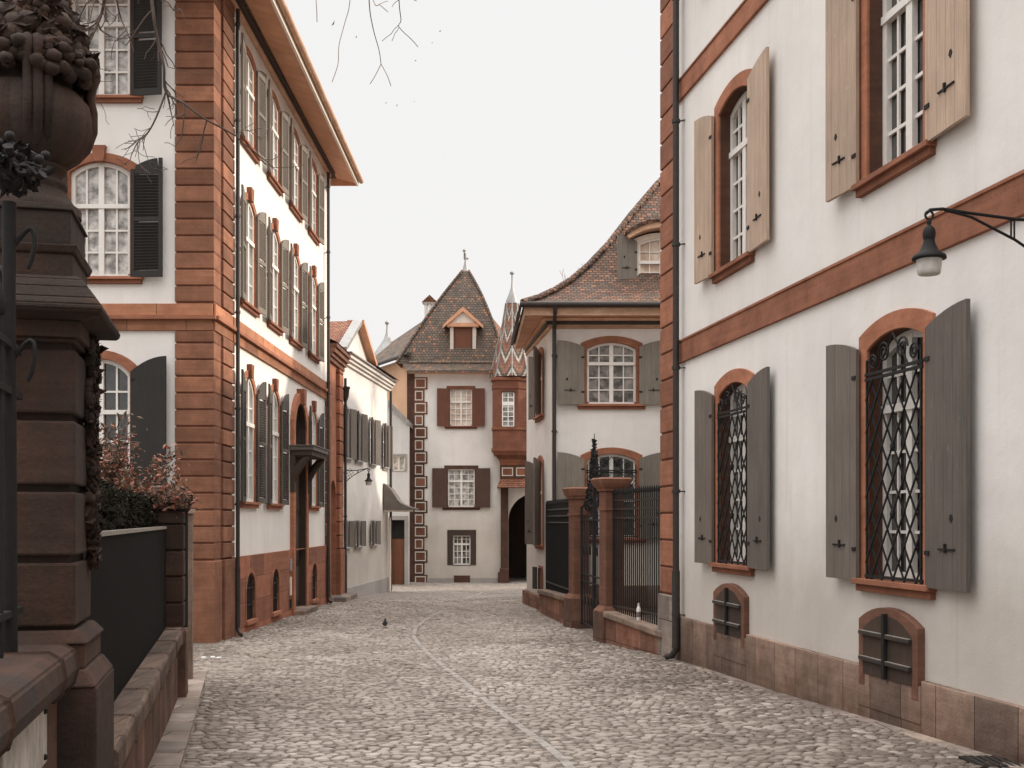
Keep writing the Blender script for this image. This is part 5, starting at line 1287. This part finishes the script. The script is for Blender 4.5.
# shrub with reddish leaves
def twigtree(mbw, mbl, p, dirv, length, r, depth, leafm=None, mat='bark', spread=.5, leafsz=.03, leafp=.0, curl=.2, droop=0, minr=.003, seg=5):
    pts = [p]; rs = [r]; d = dirv.normalized(); n = 4
    for i in range(n):
        d = (d+Vector((rnd.gauss(0, curl), rnd.gauss(0, curl), rnd.gauss(0, curl)-droop))).normalized(); pts.append(pts[-1]+d*length/n); rs.append(max(minr, r*(1-.4*(i+1)/n)))
    mbw.tube(pts, rs, mat, seg, caps=False)
    if leafm:
        for q in pts[1:]:
            for k_ in range(3):
                if rnd.random() < leafp*(1.3 if depth < 2 else .5): mbl.leaf(q+Vector((rnd.gauss(0, .05), rnd.gauss(0, .05), rnd.gauss(0, .05))), leafsz*rnd.uniform(.6, 1.4), leafm if rnd.random() < .55 else 'leaf_brown')
    if depth > 0:
        for k_ in range(rnd.choice((2, 3))):
            i = rnd.randint(1, n); nd = (d+Vector((rnd.gauss(0, spread), rnd.gauss(0, spread), rnd.gauss(0, spread)))).normalized()
            twigtree(mbw, mbl, pts[i], nd, length*rnd.uniform(.6, .8), max(minr, rs[i]*.7), depth-1, leafm, mat, spread, leafsz, leafp, curl, droop, minr, seg)
sh_ = thing('shrub', (-4.0, 12.2, .2), 'loose shrub with sparse reddish brown leaves, rising behind the hedge on the left', 'shrub')
m1, m2 = MB(), MB()
for i in range(11):
    twigtree(m1, m2, Vector((-4.3+rnd.uniform(-.5, .05), 12.2+rnd.uniform(-.4, .4), .3)), Vector((rnd.gauss(-.03, .06), rnd.gauss(0, .06), 1)), 1.9, .018, 0, None, 'bark', curl=.05)
for i in range(24):
    b = Vector((-4.25+rnd.uniform(-.55, .42), 12.2+rnd.uniform(-.5, .5), 2.0+rnd.uniform(0, .4)))
    twigtree(m1, m2, b, Vector((rnd.gauss(-.12, .25), rnd.gauss(0, .3), 1)), max(.22, .50-.35*max(0, b.x+4.3)), .008, 3, 'leaf_red', 'bark', .5, .032, .42, .25, .0)
m1.build('branch', sh_); m2.build('foliage', sh_)
ev = thing('unseen_shade_tree', (-3.6, -1.2, g(0)), 'unseen dark evergreen tree added beside the viewpoint to shade the left pillar', 'tree')  # out of view, added only to darken the pillar front
mb = MB(); mb.tube([(-3.6, -1.2, -.1), (-3.6, -1.2, 2), (-3.5, -1.1, 5), (-3.5, -1.1, 9)], [.3, .25, .18, .06], 'bark', 10); mb.build('trunk', ev)
mb = MB()
for i in range(9000):
    th_, u1 = rnd.uniform(0, 2*math.pi), rnd.random(); z = 2.2+8.3*u1; rad = 2.5*(1-u1)**.6*(.55+.45*rnd.random()**.5)*(1+.15*math.sin(5*th_+3*u1))
    mb.leaf((-3.6+rad*math.cos(th_), -1.2+rad*math.sin(th_), z), rnd.uniform(.08, .15), 'leaf_dark')
mb.build('unseen_crown', ev)
# street tree overhead
tr_ = thing('bare_tree', (-7.6, 11.2, g(11)), 'bare tree reaching thin drooping twigs over the street from the upper left', 'tree')
mb = MB(); mb.tube([(-7.6, 11.2, -.2), (-7.6, 11.2, .6), (-7.5, 11.1, 3), (-7.3, 11, 6), (-6.9, 10.8, 8.6), (-6.2, 10.6, 10.6)], [.42, .33, .28, .24, .2, .14], 'bark', 12); mb.build('trunk', tr_)
m1 = MB(); DZ_ = 10.6
def limb(pts, r): m1.tube(dense([tuple(p) for p in pts], 5), [r*(1-.6*i/((len(pts)-1)*5)) for i in range((len(pts)-1)*5+1)], 'bark', 7, caps=False)
limb([(-6.9, 10.8, 8.6), (-5.4, 10.4, 8.9), (-4.2, 10.3, 8.3), (-3.7, 10.3, 7.6)], .07)
limb([(-6.2, 10.6, 10.6), (-4, 10.6, 10.9), (-2.2, 10.8, 9.9), (-1.2, 11, 8.6)], .07)
limb([(-7.3, 11, 6.5), (-8.6, 12, 8.6), (-9.2, 13, 11)], .12)
def tw(px_pts, Y, r, sub=2, mat='twig', start=None, ln=.5):
    pts = [at(px, py, Y+rnd.uniform(-.1, .1)) for px, py in px_pts]
    if start: pts = [Vector(start)]+pts
    d_ = dense([tuple(p) for p in pts], 4); nn = len(d_); m1.tube(d_, [max(.0035, r*(1-.65*i/nn)) for i in range(nn)], mat, 5, caps=False)
    for i in range(2, nn):
        if rnd.random() < .22*sub:
            p = Vector(d_[i]); t = (Vector(d_[i])-Vector(d_[i-1])).normalized()
            twigtree(m1, m1, p, t+Vector((rnd.gauss(0, .6), rnd.gauss(0, .4), rnd.gauss(-.2, .5))), ln*rnd.uniform(.4, .9), max(.003, r*.4), 1 if sub > 1 else 0, None, mat, .5, curl=.22, minr=.0028, seg=4)
S1 = (-3.75, 10.3, 7.65); S2 = (-1.5, 10.9, 9.1)
tw([(112, -60), (106, -15), (102, 12), (94, 32), (88, 46)], 10.4, .022, 2, start=S1)
tw([(112, -50), (116, -5), (121, 18), (128, 34), (134, 52)], 10.4, .012, 1, start=S1)
tw([(140, -60), (149, -20), (154, 18), (158, 42), (164, 66), (166, 92), (184, 103), (202, 117), (222, 128), (236, 136)], 10.4, .020, 2, start=S1)
tw([(166, 92), (156, 118), (147, 134), (138, 142), (131, 156)], 10.4, .010, 2, ln=.35)
tw([(167, 94), (171, 112), (174, 126)], 10.4, .008, 1, ln=.3)
tw([(60, -60), (40, -10), (20, 8), (5, 16)], 10.4, .016, 2, start=S1)
tw([(76, -40), (78, 0), (70, 40), (74, 66)], 10.4, .009, 2, start=S1)
tw([(368, -70), (369, 0), (373, 28), (379, 50), (381, 64)], 11, .0075, 0, 'twig', start=S2); tw([(381, 64), (375, 76), (370, 84)], 11, .004, 0, 'twig_pale'); tw([(381, 64), (387, 75), (391, 86)], 11, .004, 0, 'twig_pale')
tw([(352, -60), (350, 0), (345, 22), (339, 45), (338, 64), (332, 82)], 11, .0045, 0, 'twig_pale', start=S2)
tw([(398, -60), (399, 0), (401, 20), (399, 27), (412, 40), (418, 47)], 11, .006, 1, 'twig', start=S2, ln=.25)
tw([(360, -60), (373, 0), (380, 5), (388, 12)], 11, .006, 1, 'twig_pale', start=S2, ln=.3)
tw([(310, -60), (316, 0), (317, 22)], 11, .004, 0, 'twig_pale', start=S2); tw([(236, 136), (246, 130), (262, 140)], 10.4, .004, 1, ln=.2)
for k_ in range(7):
    x = rnd.uniform(300, 470); m1.leaf(at(x, rnd.uniform(15, 110), 11), .012, 'twig')
m1.leaf(at(333, 23, 11), .035, 'leaf_brown')
m1.build('branch', tr_)
# bare tree behind the corner house roof
bt = thing('bare_tree', (5.2, 44, -.6), 'bare winter tree whose twig tips show above the corner house roof', 'tree')
m1 = MB(); m1.tube([(5.2, 44, -.6), (5.2, 44, 4), (5.0, 44, 8), (4.4, 44, 10.0)], [.25, .2, .16, .1], 'bark', 8); m1.build('trunk', bt)
m1 = MB()
for px, py in ((580, 266), (588, 262), (574, 276), (585, 272)):
    b = at(px, 312, 44); m1.tube([(4.4, 44, 9.9), tuple(b)], [.08, .03], 'bark', 5, caps=False)
    t_ = at(px, py, 44); twigtree(m1, m1, b, (t_-b), (t_-b).length*.55, .018, 4, None, 'twig_pale', .45, curl=.15, minr=.008, seg=4)
m1.build('branch', bt)

# ================================================================ LAMPS
def wall_lamp(O, dirv, L, label, s=1.0, droop=0):
    """bracket lamp: arm from the wall point O along dirv, lantern hanging from its tip"""
    dirv = Vector((*dirv, 0)).normalized(); sd = Vector((-dirv.y, dirv.x, 0)); O = Vector(O)
    root = thing('street_lamp', tuple(O), label, 'lamp', 'bracket lamps on house walls')
    P_ = lambda x, z, y=0: O+dirv*x*s+sd*y*s+Vector((0, 0, z*s))
    mb = MB(); Lr = L/s
    mb.tube([P_(0, 0), P_(Lr*.55, .02), P_(Lr*.8, .06), P_(Lr*.93, .085), P_(Lr-.01, .07), P_(Lr+.03, .035)], [.016*s]*6, 'iron', 8)
    mb.tube([P_(0, -Lr*.62), P_(Lr*.12, -Lr*.40), P_(Lr*.33, -Lr*.22), P_(Lr*.55, -Lr*.09), P_(Lr*.78, .02), P_(Lr*.92, .075)], [.014*s]*6, 'iron', 8)
    x = Lr*.56
    for e in (-.012, .022): mb.tube([P_(x+e, .02), P_(x+e, -Lr*.085)], .010*s, 'iron', 6)
    mb.tube([P_(Lr+.0+.04*math.cos(t), .02+.04*math.sin(t)) for t in [q*2*math.pi/14 for q in range(15)]], .011*s, 'iron', 6)
    mb.bar(P_(.02, -Lr*.68), P_(.02, .12), .05*s, .03*s, 'iron', up=dirv)
    mb.build('bracket', root)
    mb = MB()                                   # little square lattice set in the bracket
    cc = (Lr*.20, -Lr*.12); hw = .15
    rot = lambda a, b: (cc[0]+(a*math.cos(.55)-b*math.sin(.55)), cc[1]+(a*math.sin(.55)+b*math.cos(.55)))
    for k_ in range(-1, 3):
        t = (k_-.5)*2*hw/3
        for A, B in (((t, -hw), (t, hw)), ((-hw, t), (hw, t))): p, q_ = rot(*A), rot(*B); mb.bar(P_(*p), P_(*q_), .012*s, .012*s, 'iron', up=sd)
    mb.build('lattice', root)
    c = P_(Lr, 0)
    mb = MB(); k = s
    mb.lathe(c, [(.012*k, -.02*k), (.022*k, -.03*k), (.022*k, -.06*k), (.014*k, -.075*k), (.03*k, -.085*k), (.052*k, -.11*k), (.060*k, -.15*k), (.058*k, -.19*k), (.050*k, -.215*k)], 'iron', 18)
    mb.lathe(c, [(.050*k, -.215*k), (.056*k, -.25*k), (.078*k, -.30*k), (.10*k, -.335*k), (.15*k, -.365*k), (.158*k, -.385*k), (.158*k, -.40*k), (.10*k, -.405*k)], 'iron', 28); mb.build('hood', root)
    mb = MB(); mb.lathe(c, [(.118*k, -.40*k), (.116*k, -.44*k), (.11*k, -.50*k), (.105*k, -.535*k), (.095*k, -.545*k)], 'lamp_glass', 24); mb.build('lamp_glass', root)
    return root
n_ = RB.n
Yw = 8.1; Xw = 5.655-.1696*Yw
wall_lamp((Xw-.02, Yw, 4.27), (n_.x, n_.y), 1.43, 'large black bracket lamp with frosted glass, jutting from the right mansion', .72*1.0)
o_ = WH.p(.05, .02, 3.72); wall_lamp((o_.x, o_.y, 3.78), (WH.n.x, WH.n.y), .80, 'small black bracket lamp on the front of the white gabled house', .85)

# ================================================================ SMALL THINGS
bx_, by_ = gpt(385, 627)
pg = MB(); zb = gz(bx_, by_)
pts = [(0, .02, .07), (0, -.01, .10), (0, -.04, .135), (0, -.055, .165), (0, -.06, .19)]
c = Vector((bx_, by_, zb))
pg.ball(c+Vector((0, .01, .105)), .062, 'feather', 14, (.95, 1.55, .9)); pg.ball(c+Vector((.012, -.07, .15)), .032, 'feather', 10, (1, 1, 1.5)); pg.ball(c+Vector((.018, -.085, .20)), .026, 'feather', 10)
pg.tube([c+Vector((.018, -.10, .20)), c+Vector((.018, -.132, .192))], [.008, .002], 'iron', 5); pg.tube([c+Vector((0, .08, .10)), c+Vector((0, .19, .075))], [.035, .022], 'feather', 8)
for s in (-1, 1): pg.tube([c+Vector((s*.025, 0, .06)), c+Vector((s*.028, -.005, .0))], .006, 'leaf_red', 5); pg.tube([c+Vector((s*.028, -.03, .005)), c+Vector((s*.028, .015, .005))], .005, 'leaf_red', 5)
o = pg.build('pigeon'); tag(o, 'dark grey pigeon standing alone on the cobbles in mid street', 'pigeon')
dxx, dyy = gpt(1000, 763); mb = MB(); zq = gz(dxx, dyy)
mb.box(W, dxx-.25, dxx+.25, dyy-.22, dyy+.22, zq-.05, zq+.015, 'iron')
for i in range(8): mb.box(W, dxx-.22+i*.058, dxx-.19+i*.058, dyy-.19, dyy+.19, zq+.015, zq+.024, 'pipe')
o = mb.build('drain_grate'); tag(o, 'black iron drain grate in the cobbles at the foot of the right mansion', 'drain grate')
mb = MB(); lx, ly = gpt(204, 659); zq = gz(lx, ly)
for k_, (ox, oy) in enumerate(((0, 0), (.13, .05), (.24, -.02))): mb.ball((lx+ox, ly+oy, zq+.02), .045, 'paper', 8, (1.2, .8, .5), .25)
o = mb.build('paper_scraps'); tag(o, 'crumpled white paper scraps lying at the foot of the left mansion corner', 'litter')
# kerb strips along the walls (cut stone)
mb = MB(); a = aY(5.0)
while a < aY(15.5):
    b = a+rnd.uniform(.7, 1.0); c = GW.p((a+b)/2, 0, 0); z = gz(c.x, c.y); za = gz(*GW.p(a, 0, 0).xy); zb_ = gz(*GW.p(b, 0, 0).xy)
    vs = [GW.p(a+.006, -.3, za-.2), GW.p(b-.006, -.3, zb_-.2), GW.p(b-.006, .20, zb_-.2), GW.p(a+.006, .20, za-.2), GW.p(a+.006, -.3, za+.03), GW.p(b-.006, -.3, zb_+.03), GW.p(b-.006, .20, zb_+.022), GW.p(a+.006, .20, za+.022)]
    mb.add(vs, [(0, 1, 2, 3), (4, 7, 6, 5), (0, 4, 5, 1), (2, 6, 7, 3), (0, 3, 7, 4), (1, 5, 6, 2)], 'kerb_stone'); a = b
o = mb.build('kerb', bevel=.01); tag(o, kind='structure')
mb = MB(); a = .9
while a < 14:
    b = a+rnd.uniform(.6, .9); p0, p1 = RB.p(a, 0, 0), RB.p(b, 0, 0); za, zb_ = gz(p0.x, p0.y), gz(p1.x, p1.y)
    vs = [RB.p(a+.006, -.1, za-.2), RB.p(b-.006, -.1, zb_-.2), RB.p(b-.006, .2, zb_-.2), RB.p(a+.006, .2, za-.2), RB.p(a+.006, -.1, za+.02), RB.p(b-.006, -.1, zb_+.02), RB.p(b-.006, .2, zb_+.012), RB.p(a+.006, .2, za+.012)]
    mb.add(vs, [(0, 1, 2, 3), (4, 7, 6, 5), (0, 4, 5, 1), (2, 6, 7, 3), (0, 3, 7, 4), (1, 5, 6, 2)], 'kerb_stone'); a = b
o = mb.build('kerb', bevel=.01); tag(o, kind='structure')

# ================================================================ LIGHT, SKY, CAMERA
SUN_EL, SUN_AZ = 27, 72        # azimuth measured from +Y towards +X
wd = bpy.data.worlds.new('World'); S.world = wd; wd.use_nodes = True; t = wd.node_tree; bg = t.nodes['Background']
sky = t.nodes.new('ShaderNodeTexSky'); sky.sky_type = 'NISHITA'; sky.sun_disc = False; sky.sun_elevation = R(SUN_EL); sky.sun_rotation = R(SUN_AZ)
sky.air_density = 1.0; sky.dust_density = 3.0; sky.ozone_density = 1.0
hsv = t.nodes.new('ShaderNodeHueSaturation'); hsv.inputs['Saturation'].default_value = .25; t.links.new(sky.outputs[0], hsv.inputs['Color'])
tc = t.nodes.new('ShaderNodeTexCoord'); sp = t.nodes.new('ShaderNodeSeparateXYZ'); t.links.new(tc.outputs['Generated'], sp.inputs[0])
rp = t.nodes.new('ShaderNodeValToRGB'); t.links.new(sp.outputs['Z'], rp.inputs['Fac']); e = rp.color_ramp.elements
e[0].position = 0; e[0].color = (.93, .91, .90, 1); e[1].position = .42; e[1].color = (.93, .925, .92, 1)
x = e.new(.75); x.color = (1, .985, .97, 1)
mulv = t.nodes.new('ShaderNodeMapRange'); mulv.inputs['From Min'].default_value = .45; mulv.inputs['From Max'].default_value = .9; mulv.inputs['To Min'].default_value = 1; mulv.inputs['To Max'].default_value = 4.1
t.links.new(sp.outputs['Z'], mulv.inputs['Value'])
vm = t.nodes.new('ShaderNodeVectorMath'); vm.operation = 'SCALE'; t.links.new(rp.outputs[0], vm.inputs[0]); t.links.new(mulv.outputs[0], vm.inputs['Scale'])
vs_ = t.nodes.new('ShaderNodeVectorMath'); vs_.operation = 'SCALE'; vs_.inputs['Scale'].default_value = 10.0; t.links.new(vm.outputs[0], vs_.inputs[0])
mx = t.nodes.new('ShaderNodeMix'); mx.data_type = 'RGBA'; mx.inputs[0].default_value = .9      # thin high cloud over the clear sky
t.links.new(hsv.outputs[0], mx.inputs[6]); t.links.new(vs_.outputs[0], mx.inputs[7]); t.links.new(mx.outputs[2], bg.inputs['Color']); bg.inputs['Strength'].default_value = .1
sl = bpy.data.lights.new('sun', 'SUN'); sl.energy = 3.6; sl.angle = R(2.0); sl.color = (1, .88, .74)
so = bpy.data.objects.new('sun', sl); COL.objects.link(so)
dv = Vector((math.sin(R(SUN_AZ))*math.cos(R(SUN_EL)), math.cos(R(SUN_AZ))*math.cos(R(SUN_EL)), math.sin(R(SUN_EL))))
so.rotation_euler = (-dv).to_track_quat('-Z', 'Y').to_euler(); so.location = (30, 10, 40)
cd = bpy.data.cameras.new('camera'); cam = bpy.data.objects.new('camera', cd); COL.objects.link(cam)
cam.location = (0, 0, CH); cam.rotation_euler = (R(90), 0, 0); cd.sensor_width = 36; cd.lens = 36*F/1024
cd.shift_y = (HY-384)/1024; cd.clip_end = 3000; cd.clip_start = .05; S.camera = cam
S.view_settings.view_transform = 'Standard'; S.view_settings.look = 'None'; S.view_settings.gamma = 1; S.view_settings.exposure = 0.06
S.cycles.max_bounces = 8; S.cycles.diffuse_bounces = 5
